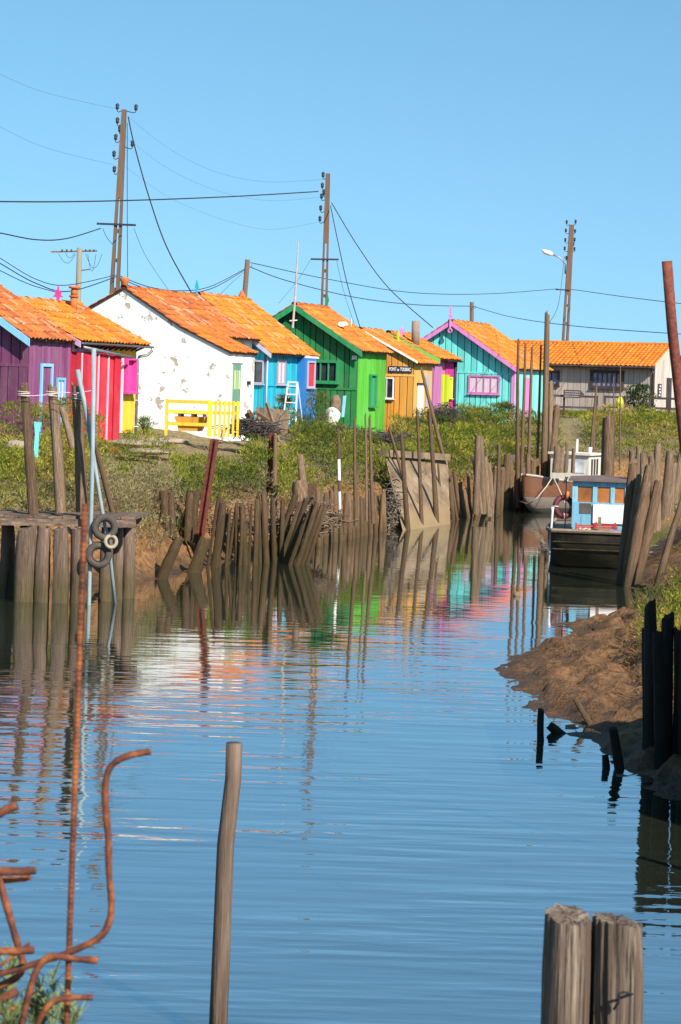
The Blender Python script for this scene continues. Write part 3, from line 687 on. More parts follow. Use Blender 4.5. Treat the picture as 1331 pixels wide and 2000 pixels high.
window(h.root, 'gable', -2.0, -.72, 1.28, 1.95, TPINK, CURTAIN, 3, fw=.08)
slab(h.root, 'corner_board', TPINK, 'gable', -.11, .05, -.4, he-.08, .045, .075)
slab(h.root, 'door', TPINK, 'side', 1.75, 2.75, -.2, 1.98, .046, .08)
MB().tube([(-4.2, -.05, 2.9), (-4.2, -.5, 2.95), (-4.2, -.65, 2.85)], .03, 6).build('lamp_arm', M_BLACK, h.root)
MB().tube([(-4.2, -.65, 2.87), (-4.2, -.67, 2.70)], [.06, .16], 10).build('lamp_shade', TURQ, h.root)

# --- greige building with the long side to us
h = Hut('greige_building', 'long greige board building with dark windows and regular orange tile roof', 'building', 1275, 111.0, 1.95, 25, None)
ZB = 1.95; D = 6.0; Lx = 11.5; he = 4.60-ZB+.1; ha = 5.78-ZB; h.fp(-Lx, 0, 0, D)
wall = MB().add([(-Lx,0,-.5),(0,0,-.5),(0,D,-.5),(-Lx,D,-.5),(-Lx,0,he-.05),(0,0,he-.05),(0,D,he-.05),(-Lx,D,he-.05),(-Lx,D/2,ha-.06),(0,D/2,ha-.06)],
    [(0,1,5,4),(2,3,7,6),(1,2,6,9,5),(3,0,4,8,7),(4,5,9,8),(6,7,8,9)]).build('wall', GREIGE2, h.root)
boards(wall, 'gable', -8.2, 0, -.3, he-.06, .345, GREIGE, .035, seed=71)
boards(wall, 'side', 0, D, -.3, lambda y: he-.05+(ha-he)*(1-abs(y-D/2)/(D/2)), .4, GREIGE2, .03, seed=72)
# the roof runs crosswise: build it in a turned child frame
rt = bpy.data.objects.new('roof_frame', None); COL.objects.link(rt); rt.parent = h.root; rt.rotation_euler = (0, 0, math.pi/2)
def rs_(xa, za, xb, zb2, seed):   # local x of the child runs along +y of the building, its y along -x
    return roof_slope(rt, xa, za, xb, zb2, -.25, Lx, ORANGE[:3], seed, .25, .36, UMBER, .0)
rs_(D/2, ha+.05, -.5, he-.14, 73); rs_(D/2, ha+.05, D+.5, he-.14, 74); ridge_tiles(rt, D/2, ha+.1, -.25, Lx, ORANGE[:3], r0=.12)
m = MB(); m.hexa([(.25,-.5,he-.24),(.30,-.5,he-.24),(.30,D/2,ha-.05),(.25,D/2,ha-.05),(.25,-.5,he-.02),(.30,-.5,he-.02),(.30,D/2,ha+.17),(.25,D/2,ha+.17)]); m.build('verge_board', paint('cream_trim', (.62,.50,.36), worn=.03), h.root)
slab(h.root, 'eave_board', UMBER, 'gable', -Lx, .24, he-.28, he-.15, .47, .52)
gutter_o = MB().tube([(-Lx, -.58, he-.2), (.2, -.58, he-.2)], .06, 8).build('gutter', UMBER, h.root)
MB().tube([(.02, -.55, he-.25), (.02, -.08, he-.5), (.02, -.08, -.2)], .05, 8).build('downpipe', UMBER, h.root, True)
window(h.root, 'gable', -3.35, -1.75, 1.5, 2.2, UMBER, glass('blue_grey_glass', (.16,.20,.30), .15), 5, fw=.16, dep=.07)
window(h.root, 'gable', -6.1, -5.4, 1.55, 2.15, UMBER, MATS['blue_grey_glass'], 1, fw=.12, dep=.07)
slab(h.root, 'door', UMBER, 'side', 2.55, 3.5, -.2, 2.05, .046, .08); slab(h.root, 'corner_board', UMBER, 'side', .0, .14, -.3, he-.1, .046, .08)
sg = slab(h.root, 'house_sign', UMBER, 'side', .85, 1.55, .95, 1.7, .046, .07)
for k in range(4): slab(sg, 'letter_mark', INKW, 'side', 1.05+.1*(k % 2), 1.3+.1*(k % 2), 1.03+k*.165, 1.12+k*.165, .071, .076)

# --- roof of a hut farther back
h = Hut('distant_hut', 'low hut roof of dull orange tiles seen behind the flue pipe', 'hut', 838, 99, 1.8, 20, None)
MB().box(-6, 0, 0, 4, -.5, 2.3).build('wall', OCHRE, h.root); h.fp(-6, 0, 0, 4)
rt = bpy.data.objects.new('roof_frame', None); COL.objects.link(rt); rt.parent = h.root; rt.rotation_euler = (0, 0, math.pi/2)
roof_slope(rt, 2, 3.55, -.3, 2.3, -.2, 6.2, RUSTY[:3], 81); roof_slope(rt, 2, 3.55, 4.3, 2.3, -.2, 6.2, RUSTY[:3], 82)
MB().tube([(-6.2, 2, 3.62), (.2, 2, 3.62)], .1, 8).build('ridge_cap', UMBER, h.root)

# ------------------------------------------------------------------ utility poles and wires
def ladder_pole(name, label, top, base, w0, w1, slots, ins=(), arms=(), group='utility poles'):
    """slotted concrete-and-timber utility pole; ins: insulators (metres below top, side metres)"""
    t, b = Vector(top), Vector(base); root = thing(name, label, 'utility pole', b, 0, group)
    ax = (t-b); Lp = ax.length; ax.normalize(); X = Vector((1,0,0)); X = (X-ax*X.dot(ax)).normalized(); Y = ax.cross(X)
    pt = lambda z, sx, sy=0: ax*z+X*sx+Y*sy
    wd = lambda z: w0+(w1-w0)*z/Lp
    m = MB(); zs = slots if slots else 0
    for sx in (-1, 1):      # two rails up to the solid head
        a, c = wd(0), wd(zs); q = .36
        if zs: m.hexa([pt(0,sx*a/2-sx*q*a,-a*.4),pt(0,sx*a/2,-a*.4),pt(0,sx*a/2,a*.4),pt(0,sx*a/2-sx*q*a,a*.4),pt(zs,sx*c/2-sx*q*c,-c*.4),pt(zs,sx*c/2,-c*.4),pt(zs,sx*c/2,c*.4),pt(zs,sx*c/2-sx*q*c,c*.4)])
    a, c = wd(zs), wd(Lp)
    m.hexa([pt(zs,-a/2,-a*.4),pt(zs,a/2,-a*.4),pt(zs,a/2,a*.4),pt(zs,-a/2,a*.4),pt(Lp,-c/2,-c*.4),pt(Lp,c/2,-c*.4),pt(Lp,c/2,c*.4),pt(Lp,-c/2,c*.4)])
    sh = m.build('shaft', M_POLE, root)
    z = .8
    while zs and z < zs-.3:
        a = wd(z); MB().hexa([pt(z,-a*.24,-a*.25),pt(z,a*.24,-a*.25),pt(z,a*.24,a*.25),pt(z,-a*.24,a*.25),pt(z+.13,-a*.24,-a*.25),pt(z+.13,a*.24,-a*.25),pt(z+.13,a*.24,a*.25),pt(z+.13,-a*.24,a*.25)]).build('rung', M_POLE, sh); z += 1.05
    for dz, sx in ins:
        g = 1 if sx > 0 else -1; m = MB(); z = Lp-dz
        m.tube([pt(z,g*wd(z)/2), pt(z-.05,sx*.8), pt(z-.02,sx), pt(z+.08,sx)], .016, 5); ar = m.build('bracket', M_WIRE, root)
        MB().tube([pt(z+.04,sx), pt(z+.10,sx), pt(z+.13,sx), pt(z+.2,sx), pt(z+.26,sx)], [.04,.07,.05,.075,.03], 8).build('insulator', M_WIRE, ar, True)
    for dz, s0, s1 in arms:
        MB().bar(pt(Lp-dz,s0,-wd(Lp-dz)*.5), pt(Lp-dz+.02,s1,-wd(Lp-dz)*.5), .07, .07).build('cross_arm', M_WIRE, root)
    return root, pt, Lp
P1t, P1b = P(243, 214, 73.5), P(224, 575, 73.5); P1b = P1b+(P1b-P1t)*.42
ladder_pole('utility_pole', 'tallest leaning slotted utility pole behind the white hut', P1t, P1b, .42, .17, (P1t-P1b).length*.66,
    [(.05,-.25),(.05,.42),(.55,-.22),(.85,-.12),(1.15,-.25),(1.75,-.28),(2.3,-.24),(1.35,.36)], [(4.15,-.75,.65)])
P2t, P2b = P(641, 339, 86), P(633, 605, 86); P2b = P2b+(P2b-P2t)*.6
ladder_pole('utility_pole', 'slotted utility pole rising behind the green hut ridge', P2t, P2b, .36, .19, (P2t-P2b).length*.68,
    [(.2,-.2),(.65,-.22),(.95,-.15),(1.1,-.24),(1.6,-.26),(2.05,-.28)], [(3.62,-.62,.56)])
P3t, P3b = P(1117, 439, 120), P(1104, 672, 120); P3b = P3b+(P3b-P3t)*.55
r3, pt3, L3 = ladder_pole('utility_pole', 'slotted utility pole with street lamp above the greige building', P3t, P3b, .46, .26, (P3t-P3b).length*.62,
    [(.0,-.3),(.5,-.32),(1.05,-.32),(1.55,-.33),(2.1,-.2),(-.05,.22),(.5,.22),(1.0,.22),(1.25,.16),(1.55,.24)], [(3.85,-.75,.1)])
a3 = MB().tube([pt3(L3-2.9,-.22), pt3(L3-2.3,-.24), pt3(L3-1.95,-.6), pt3(L3-1.75,-1.15)], .045, 8).build('lamp_arm', M_GREYMET, r3, True)
MB().tube([pt3(L3-1.8,-1.0), pt3(L3-1.74,-1.2), pt3(L3-1.66,-1.5), pt3(L3-1.55,-1.68)], [.06,.15,.13,.04], 10).build('street_lamp_head', M_WHITE, a3, True)
# small pole with a cross arm, and two plain ones
sp = P(156, 484, 84); root = thing('distribution_pole', 'short pole carrying a long cross arm beside the clay chimney', 'utility pole', (sp.x, sp.y, 1.7+DZ), 0, 'utility poles')
MB().tube(rel(root, [(sp.x, sp.y, 1.7+DZ), sp]), [.14, .11], 10).build('shaft', solid('grey_pole', (.24,.22,.17), .85, .2, 5, (3,3,.3)), root, True)
ca = MB().bar(*rel(root, [P(100, 492, 84), P(190, 490, 84)]), .06, .06).build('cross_arm', M_POLE, root)
for k, px in enumerate((102,108,113,122,131,140,168,176,184)):
    MB().tube(rel(root, [P(px, 492, 84), P(px, 487 if k > 2 else 494, 84)]), [.05,.03], 6).build('insulator', PINK if k < 3 else M_WIRE, ca)
for x0, x1, y0, dip in ((115,148,496,18),(128,146,494,10),(168,200,496,28),(172,188,496,34)):
    MB().tube(rel(root, [P(x0+(x1-x0)*k/10, y0+dip*math.sin(math.pi*k/10), 84) for k in range(11)]), .009, 4).build('jumper_wire', M_WIRE, root)
MB().bar(*rel(root, [P(160, 528, 84), P(176, 526, 84)]), .05, .05).build('bracket', M_POLE, root)
def plain_pole(label, px0, py0, px1, py1, d, r, zb):
    t, b = P(px0, py0, d), P(px1, py1, d); b = b+(t-b).normalized()*((zb-b.z)/((t-b).normalized().z)); root = thing('wooden_pole', label, 'pole', b, 0, 'plain wooden poles')
    MB().tube([(0,0,0), t-b], [r, r*.8], 9).build('shaft', M_POLE, root, True)
    MB().tube([(t-b)-Vector((.04,0,.35)), (t-b)-Vector((-.18,0,.3)), (t-b)-Vector((-.2,0,.2))], .02, 5).build('hook', M_GREYMET, root); return root
plain_pole('leaning wooden pole holding cables behind the blue hut roof', 484, 507, 477, 592, 86, .13, 1.7+DZ)
plain_pole('short bare pole tip showing above the turquoise hut roof', 922, 590, 922, 640, 104, .13, 1.7+DZ)
def wire(label, pts, r=.014, name='overhead_cable'):
    ps = [P(*q) for q in pts]; m = MB(); out = []     # pts are on a smooth hanging curve
    n = len(ps)
    for i in range(n-1):
        p0, p1, p2, p3 = ps[max(i-1,0)], ps[i], ps[i+1], ps[min(i+2,n-1)]
        for k in range(8):
            t = k/8; out.append(.5*((2*p1)+(p2-p0)*t+(2*p0-5*p1+4*p2-p3)*t*t+(3*p1-p0-3*p2+p3)*t*t*t))
    out.append(ps[-1]); m.tube(out, r, 4); return tag(m.build(name, M_WIRE), label, 'cable', 'overhead cables')
wire('thick black cable running level into the pole above the green hut', [(-60,393,60),(120,394,66),(300,390,73),(470,383,80),(622,374,86)], .022)
wire('sagging cable ending at the cross arm of the tallest pole', [(-60,446,60),(0,455,63),(70,468,66),(130,466,70),(197,446,73.4)], .02)
wire('upper sagging cable of the bundle meeting the tallest pole low down', [(-60,470,62),(0,504,64),(70,545,67),(130,557,70),(228,537,73.3)], .014)
wire('lower sagging cable of the bundle passing the clay chimney', [(-60,480,62),(0,514,64),(70,553,67),(135,569,70),(229,540,73.3)], .018)
wire('lowest of the sagging cables dropping behind the bright orange roof', [(-60,495,62),(0,528,64),(60,556,67),(120,573,70)], .014)
wire('steep black cable from the tallest pole top to the cyan finial', [(251,228,73.3),(262,280,73),(290,380,72.6),(325,480,72.2),(374,571,71.6)], .022)
wire('straight earth wire hanging beside the tallest pole', [(249,240,73.4),(249,400,73.4),(250,566,73.4)], .012)
wire('thin stay wire slanting from the cross arm to the white hut roof', [(262,446,73.4),(285,500,72.6),(330,567,71.5)], .010)
wire('short slack loop below the cross arm on the tallest pole', [(201,446,73.4),(210,465,73.4),(225,482,73.4)], .010)
wire('upper cable of the pair strung from tallest pole to leaning pole', [(232,538,73.4),(290,560,76),(350,568,79),(410,560,82),(479,525,86)], .016)
wire('lower cable of the pair strung from tallest pole to leaning pole', [(232,542,73.4),(290,565,76),(355,573,79),(415,563,82),(479,527,86)], .016)
wire('service wire from the leaning pole to the blue hut ridge', [(478,531,86),(450,555,80),(425,582,74)], .010)
wire('cable from the leaning pole to the lamp pole cross arm', [(490,513,86),(640,545,93),(800,571,100),(950,574,110),(1090,564,120)], .016)
wire('cable from leaning pole to the short pole above turquoise roof', [(488,521,86),(560,548,90),(690,580,95),(810,595,100),(920,598,104)], .018)
wire('cable from the short pole tip past the tall weathered post', [(924,598,104),(990,617,95),(1066,630,84),(1180,642,78),(1400,657,72)], .014)
wire('cable leaving the lamp pole toward the rusty pole', [(1112,565,120),(1130,567,120),(1230,581,110),(1400,601,95)], .018)
wire('black cable dropping steeply from the green hut pole to its roof', [(646,402,86),(660,470,83),(680,560,80),(705,643,78)], .018)
wire('long black cable slanting from the green hut pole to turquoise eave', [(648,396,86),(700,482,87),(760,563,88),(846,640,89.5)], .022)
wire('faint wire between pole tops highest in the sky', [(256,232,73.5),(330,290,77),(420,335,80),(520,355,83),(636,350,86)], .0032)
wire('faint second wire between the pole tops', [(240,262,73.5),(330,330,77),(430,374,80),(530,392,83),(634,384,86)], .0032)
wire('faint third wire between the pole tops', [(238,320,73.5),(330,385,77),(440,430,80),(530,448,83),(632,432,86)], .0032)
wire('faint wire entering from the top edge to the tallest pole', [(-40,125,60),(80,178,66),(225,212,73.5)], .0032)
wire('faint wire reaching the third insulator of the tallest pole', [(-40,225,60),(80,285,66),(222,322,73.5)], .0032)
wire('faint stay wire from the green pole cross arm to blue roof', [(606,509,86),(580,550,84),(545,592,80)], .008)
wire('faint stay wire from the green pole cross arm to green roof', [(658,510,86),(672,570,84),(692,632,80)], .008)
wire('drop wire from the street lamp pole to the weathered post', [(1103,500,119),(1092,590,105),(1074,630,84)], .012)
# tall thin aerial mast at the green gable
aer = thing('aerial_mast', 'thin pale aerial mast rising from the green gable peak', 'mast', P(572, 640, 75.0))
MB().tube([(0,0,0), Vector(P(577, 580, 75.0))-aer.location, Vector(P(583, 472, 75.0))-aer.location], [.045,.04,.02], 7).build('pole', solid('mast_paint', (.45,.40,.36), .7, .3, 8), aer)
MB().bar((-.12,0,.25), (.16,0,.28), .04, .04).build('bracket', M_WHITE, aer)

# ------------------------------------------------------------------ round timbers
def pile_variant(seed, n=12, rings=8, rough=.15, taper=.16, slant=.3, split=False):
    r = random.Random(seed); m = MB(); vs = []
    off = [r.uniform(-rough, rough) for _ in range(n)]; bx = r.uniform(-.35,.35); by = r.uniform(-.35,.35)
    for i in range(rings):
        z = i/(rings-1); rr = 1+taper*(.5-z)
        for k in range(n):
            an = 2*math.pi*k/n; q = rr*(1+off[k]+r.uniform(-rough,rough)*.5)
            vs.append((q*math.cos(an)+bx*math.sin(math.pi*z), q*math.sin(an)+by*math.sin(math.pi*z), z))
    top = (rings-1)*n; sa = r.uniform(0, 6.28)
    for k in range(n):
        x, y, z = vs[top+k]; vs[top+k] = (x*.93, y*.93, 1+slant*.05*math.cos(2*math.pi*k/n-sa)+r.uniform(-.022,.012))
    fs = [(i*n+k, i*n+(k+1) % n, (i+1)*n+(k+1) % n, (i+1)*n+k) for i in range(rings-1) for k in range(n)]
    fs += [tuple(range(n-1,-1,-1))]
    c = len(vs); vs.append((0,0,.99)); fs += [(top+k, top+(k+1) % n, c) for k in range(n)]
    m.add(vs, fs); return m
VAR = {}
def stick(name, b, t, r, mat, parent=None, seed=0, kind='pile'):
    key = (kind, seed % 6, mat.name)
    if key not in VAR:
        me = (pile_variant(seed % 6+1) if kind == 'pile' else pile_variant(seed % 6+11, 6, 9, .10, .5, .1)).mesh('timber')
        me.materials.append(mat); me.polygons.foreach_set('use_smooth', [len(p.vertices) == 4 for p in me.polygons]); VAR[key] = me
    o = bpy.data.objects.new(name, VAR[key]); COL.objects.link(o)
    b, t = Vector(b), Vector(t)
    if parent: o.parent = parent; b0 = b-Vector(parent.location)
    else: b0 = b
    d = t-b; o.location = b0; o.rotation_mode = 'QUATERNION'; o.rotation_quaternion = d.to_track_quat('Z', 'Y') @ Quaternion((0,0,1), seed*1.7); o.scale = (r, r, d.length)
    return o
def span(xb, yb, xt, yt, zb=0.0, sink=.5, dt=0.0):   # zb: height of the foot
    """a timber standing where the picture shows it: foot at height zb, top seen at xt, yt"""
    d = WD(xb, yb, zb); b = P(xb, yb, d); t = P(xt, yt, d+dt); u = (t-b).normalized(); return b-u*sink, t, d
def row(name, label, cat, items, mat, part='pile', zb=0.0, kind='pile', group=None, sink=.5):
    q = items[len(items)//2]; d = WD(q[0], q[1], zb); c = P(q[0], q[1], d); root = thing(name, label, cat, (c.x, c.y, zb), 0, group)
    for k, it in enumerate(items):
        b, t, d = span(*it[:4], zb=zb*K if len(it) < 6 else it[5]*K, sink=sink); stick(part, b, t, it[4]*d/F, mat, root, k*5+len(items), kind)
    return root

# ------------------------------------------------------------------ jetty
jd = WD(85, 1176); jz = 1.24*K
jr = thing('wooden_jetty', 'weathered timber jetty on stout round piles', 'jetty', (P(85,1176,jd).x, jd, 0))
for k, (x, w, dd) in enumerate(((49,20,0),(83,15,.05),(114,17,0),(146,15,.05),(205,13,.5),(228,11,.9),(246,13,1.1),(12,14,.9))):
    c = P(x, 1176, jd+dd); stick('pile', (c.x, c.y, -.7), (c.x+.0, c.y, jz-.17), w*jd/F, M_JPILE, jr, k)
def jx(px, d=jd): return P(px, 1010, d).x
m = MB(); a = Vector((jx(-160), jd-.22, jz-.09)); b = Vector((jx(262), jd+.35, jz-.09)); m.bar(*rel(jr, [a, b]), .22, .13); m.build('front_beam', M_BEAM, jr)
for k in range(15):
    f = k/15; p0 = a.lerp(b, f); p1 = a.lerp(b, f+1/15-.004); m = MB(); dv = Vector((.10, 1.3, .0))
    q = [p0+Vector((0,-.02,.07)), p1+Vector((0,-.02,.07)), p1+dv+Vector((0,0,.07)), p0+dv+Vector((0,0,.07))]; hh = .04+.008*(k % 3)
    m.hexa(rel(jr, q)+rel(jr, [v+Vector((0,0,hh)) for v in q])); m.build('deck_plank', M_BEAM, jr)
m = MB(); m.bar(*rel(jr, [a+Vector((0,1.15,0)), b+Vector((0,1.15,0))]), .2, .17); m.build('rear_beam', M_BEAM, jr)
def lone(name, label, cat, xb, yb, xt, yt, w, mat, zb=0.0, sink=.4, seed=0, kind='pile', group=None, d=None):
    if d is None: b, t, d = span(xb, yb, xt, yt, zb*K, sink)
    else: b, t = P(xb, yb, d), P(xt, yt, d); b = b-(t-b).normalized()*sink
    return tag(stick(name, b, t, w*d/F, mat, None, seed, kind), label, cat, group)
lone('mooring_post', 'reddish round post on the jetty nearest the purple hut', 'post', 67,1004, 48,750, 9.5, M_POST, d=jd+.3, sink=.0, seed=2)
lone('mooring_post', 'pale ringed post on the jetty bound with rope at its top', 'post', 118,1002, 102,754, 10.5, M_PALEWOOD, d=jd+.3, sink=.0, seed=3)
lone('mooring_post', 'mottled post on the jetty in front of the red hut', 'post', 160,1000, 149,752, 10, M_POST, d=jd+.3, sink=.0, seed=5)
pv = solid('pvc_blue_grey', (.27,.33,.35), .5, .25, 6, (2,2,.4))
tag(MB().tube([P(184,680,jd-.25), P(181,900,jd-.25), P(174,1190,jd-.25), P(173,1215,jd-.25)], [.044,.04,.037,.037], 9).build('blue_grey_pipe', pv, None, True), 'tall blue-grey plastic pipe standing upright before the jetty', 'pipe')
tag(MB().tube([P(152,722,jd-.1), P(168,800,jd-.1), P(200,996,jd-.1), P(215,1080,jd-.1), P(226,1185,jd)], [.044,.042,.034,.032,.032], 9).build('slanting_pipe', pv, None, True), 'blue-grey pipe slanting down across the jetty to the tyres', 'pipe')
lone('boat_stake', 'brown stake leaning steeply at the jetty end beside the tyres', 'stake', 257,1146, 166,792, 5.5, M_STAKE, sink=.4, seed=4, kind='thin')
for lab, x, y in (('old scooter tyre hanging upright at the jetty end, the upper one', 205, 1030), ('muddy tyre hanging below another at the jetty end', 193, 1084)):
    t = tag(MB().torus(P(x, y, jd-.30), (.25,-1,.15), .145*K, .052*K, 22, 8).build('tyre', solid('muddy_rubber', (.075,.064,.052), .85, .35, 9), None, True), lab, 'tyre', 'tyres used as fenders')
    t.location.y += 0
    MB().torus(P(x, y, jd-.30), (.25,-1,.15), .122*K, .036*K, 18, 6).build('inner_shade_ring', M_BLACK, t, True)  # black ring added to darken the tyre hollow, where shade lies
tag(MB().torus(P(217, 1058, jd-.34), (.5,-1,.2), .085*K, .03*K, 16, 6).build('fender_ring', solid('mud_pale', (.34,.28,.2), .9, .3, 8), None, True), 'small pale ring wedged between the two tyres', 'ring')
for lab, pts, r_, mt in (('pale pink cord tying the jetty posts together', [(44,772),(66,773),(100,771),(122,766),(150,768),(184,762)], .007, PINK),
                     ('dark wire tying the two rear jetty posts to the pipes', [(100,788),(120,790),(150,786),(160,789),(172,787)], .006, M_WIRE)):
    tag(MB().tube([P(x, y, jd+.12) for x, y in pts], r_, 5).build('cord', mt), lab, 'cord')
for k, (x, y) in enumerate(((47,770),(101,770),(150,776))):
    m = MB(); cc = P(x, y, jd+.3)
    for j in range(3): m.torus(cc+Vector((0,0,.035*j-.03)), (.06*(-1)**j,.05,1), .088*K, .011, 14, 5)
    tag(m.build('rope_lashing', M_ROPE), ('rope lashing round the reddish jetty post','rope lashing round the pale ringed jetty post','rope lashing round the mottled jetty post')[k], 'rope')
lone('driftwood_stake', 'bleached split stake leaning between jetty posts and red hut', 'stake', 137,855, 120,795, 7, M_PALEWOOD, d=40, sink=.2, seed=3)
lone('jetty_prop', 'short muddy stake propped at the dark end of the jetty', 'stake', 8,1165, 18,1070, 5, M_STAKE, sink=.3, seed=2, kind='thin')

# ------------------------------------------------------------------ pile rows along the bank
rp = random.Random(12)
row('pile_revetment', 'row of dark muddy piles along the water below the yellow fence', 'revetment',
    [(406+k*8.9+rp.uniform(-4,4), 1109-k*.8+rp.uniform(-2,2), 408+k*8.9+rp.uniform(-9,13)+(14 if k < 3 else 0), rp.uniform(958,1004), rp.choice((3.2,4,5,6,7.5))) for k in range(17)], M_PILE)
row('rear_pile_row', 'stub piles set back in the bank beside the jetty', 'revetment',
    [(322,1022,319,958,9,.75),(337,1022,334,960,8,.75),(368,1030,371,962,8,.65),(380,1034,384,958,9,.6),(360,1034,372,968,6,.6),(300,1005,305,955,6,.8)], M_PILE, sink=.3)
row('leaning_pile_row', 'cluster of piles leaning over at the collapsed bank', 'revetment',
    [(534,1096,579,966,7.5),(549,1094,588,978,6),(563,1088,600,972,6,.12),(578,1080,613,985,5.5,.22),(590,1075,620,980,5.5,.28),(602,1068,630,986,5,.33),(572,1085,590,1002,4,.15),(611,1064,637,984,4.5,.36),(556,1092,566,1000,4.5)], M_PILE)
row('brushwood_revetment', 'dense row of small stakes at the foot of the green bank', 'revetment',
    [(612+k*8.6+random.uniform(-2,2), 1068-k*1.9, 612+k*8.6+random.uniform(-3,7), random.uniform(955,985)-(k*.6), random.uniform(4,6.5)) for k in range(17)], M_PILE_GREY)
row('stake_palisade', 'leaning palisade of thin stakes right after the concrete slab', 'revetment',
    [(886+k*7.2+random.uniform(-2,2), 1016-k*1.4, 886+k*6.4+random.uniform(-12,-2), random.uniform(922,962)-k*.5, random.uniform(3.2,5.2)) for k in range(12)], M_PILE_GREY)
row('post_revetment', 'row of round brown posts behind the dark boat bow', 'revetment',
    [(968+k*10+random.uniform(-2,2), 1000-k*1.1, 970+k*10+random.uniform(-2,3), random.uniform(885,925), random.uniform(4.8,7.4)) for k in range(12)], M_PILE_GREY)
row('far_post_cluster', 'ragged posts with split tops at the channel bend', 'revetment',
    [(930,985,934,850,6.5,.4),(944,985,940,852,6,.4),(955,990,948,892,6,.3),(938,985,926,893,5,.4),(962,992,955,905,5,.2)], M_PALEWOOD, sink=.3)
row('bank_stub_row', 'broken stub posts on the bank above the brown boat', 'revetment',
    [(1087,905,1089,872,7,1.35),(1097,905,1100,874,6,1.35),(1106,905,1108,866,4,1.35),(1120,905,1121,875,3.5,1.35)], M_PALEWOOD, sink=.3)
row('right_post_cluster', 'cluster of broken grey posts behind the four leaning mooring posts', 'revetment',
    [(1234,1010,1234,878,7,.9),(1246,1008,1248,872,6,.9),(1258,1010,1256,885,7,.9),(1275,1008,1272,892,7,.9),(1285,1005,1285,866,7,.9),(1300,985,1310,880,9,1.0),(1312,975,1317,905,8,1.0),(1322,970,1326,910,5,1.0),(1242,1010,1241,898,5,.9)], M_PALEWOOD, sink=.4)
for lab, a, sd in (('mooring post closest to the blue cabin, leaning away', (1214,1140,1238,902,9.5), 1), ('thick pale mooring post second from the blue cabin', (1222,1142,1252,928,10.5), 2),
                ('tall smooth mooring post third from the blue cabin', (1228,1146,1270,906,11), 3), ('crooked dark mooring post farthest from the blue cabin', (1240,1142,1288,940,9.5), 4)):
    lone('mooring_post', lab, 'post', *a, M_POST, sink=.4, seed=sd, group='leaning mooring posts by the blue cabin boat')
lone('bank_stake', 'long stake leaning over the muddy slope by the picture edge', 'stake', 1283,1150, 1338,960, 7, M_POST, zb=.05, sink=.3, seed=4, kind='thin')
lone('bank_stake', 'pale stake rising from the bank close to the picture edge', 'stake', 1320,962, 1345,815, 6.5, M_PALEWOOD, zb=1.1, sink=.3, seed=2, kind='thin')
lone('square_post', 'massive weathered post standing alone behind the boat cabins', 'post', 1186,975, 1189,812, 12, M_POST, zb=.8, sink=.4, seed=1)
lone('bollard_pile', 'muddy pile leaning out of the slope beside the jetty', 'pile', 318,1130, 352,1050, 11, M_PILE, seed=3)
lone('bollard_pile', 'thick pile leaning against the tilted rusty girder', 'pile', 378,1118, 402,1050, 13, M_PILE, seed=2)
lone('stump', 'broken stump with grey split top on the collapsed bank', 'stump', 588,1000, 586,938, 16, M_POST, zb=.75, seed=1)
lone('stump', 'bleached curved stub standing on the broken stump', 'stump', 592,935, 587,888, 7, M_PALEWOOD, d=40.5*K, sink=.1, seed=2)
lone('stump', 'dark stump with flat cut top beside the broken one', 'stump', 610,1000, 606,945, 13, M_PILE, zb=.75, seed=4)
def girder(label, xb, yb, xt, yt, w, d, twin=False):
    b, t = P(xb, yb, d), P(xt, yt, d); root = thing('rusty_girder', label, 'girder', b, 0, 'rusty steel girders'); u = t-b; wm = w*d/F; ax = Vector((.9,-.4,0)).normalized(); ay = Vector((.4,.9,0))
    for s_ in (-1, 1): MB().bar(ax*s_*wm*.42, u+ax*s_*wm*.42, wm*.9, wm*.16, ax).build('flange', M_RUSTRED, root)
    MB().bar((0,0,0), u, wm*.16, wm*.8, ax).build('web', M_RUSTRED, root); return root
girder('tilted rusty steel girder planted among the muddy piles', 380,1118, 420,858, 13, 37.0*K)
girder('upright rusty steel girder on the grassy bank edge', 526,978, 534,846, 12, 41.5*K)
lone('bank_stake', 'grey timber strapped to the upright rusty girder', 'stake', 537,985, 539,848, 5, M_POST, d=41.3*K, seed=5, kind='thin')
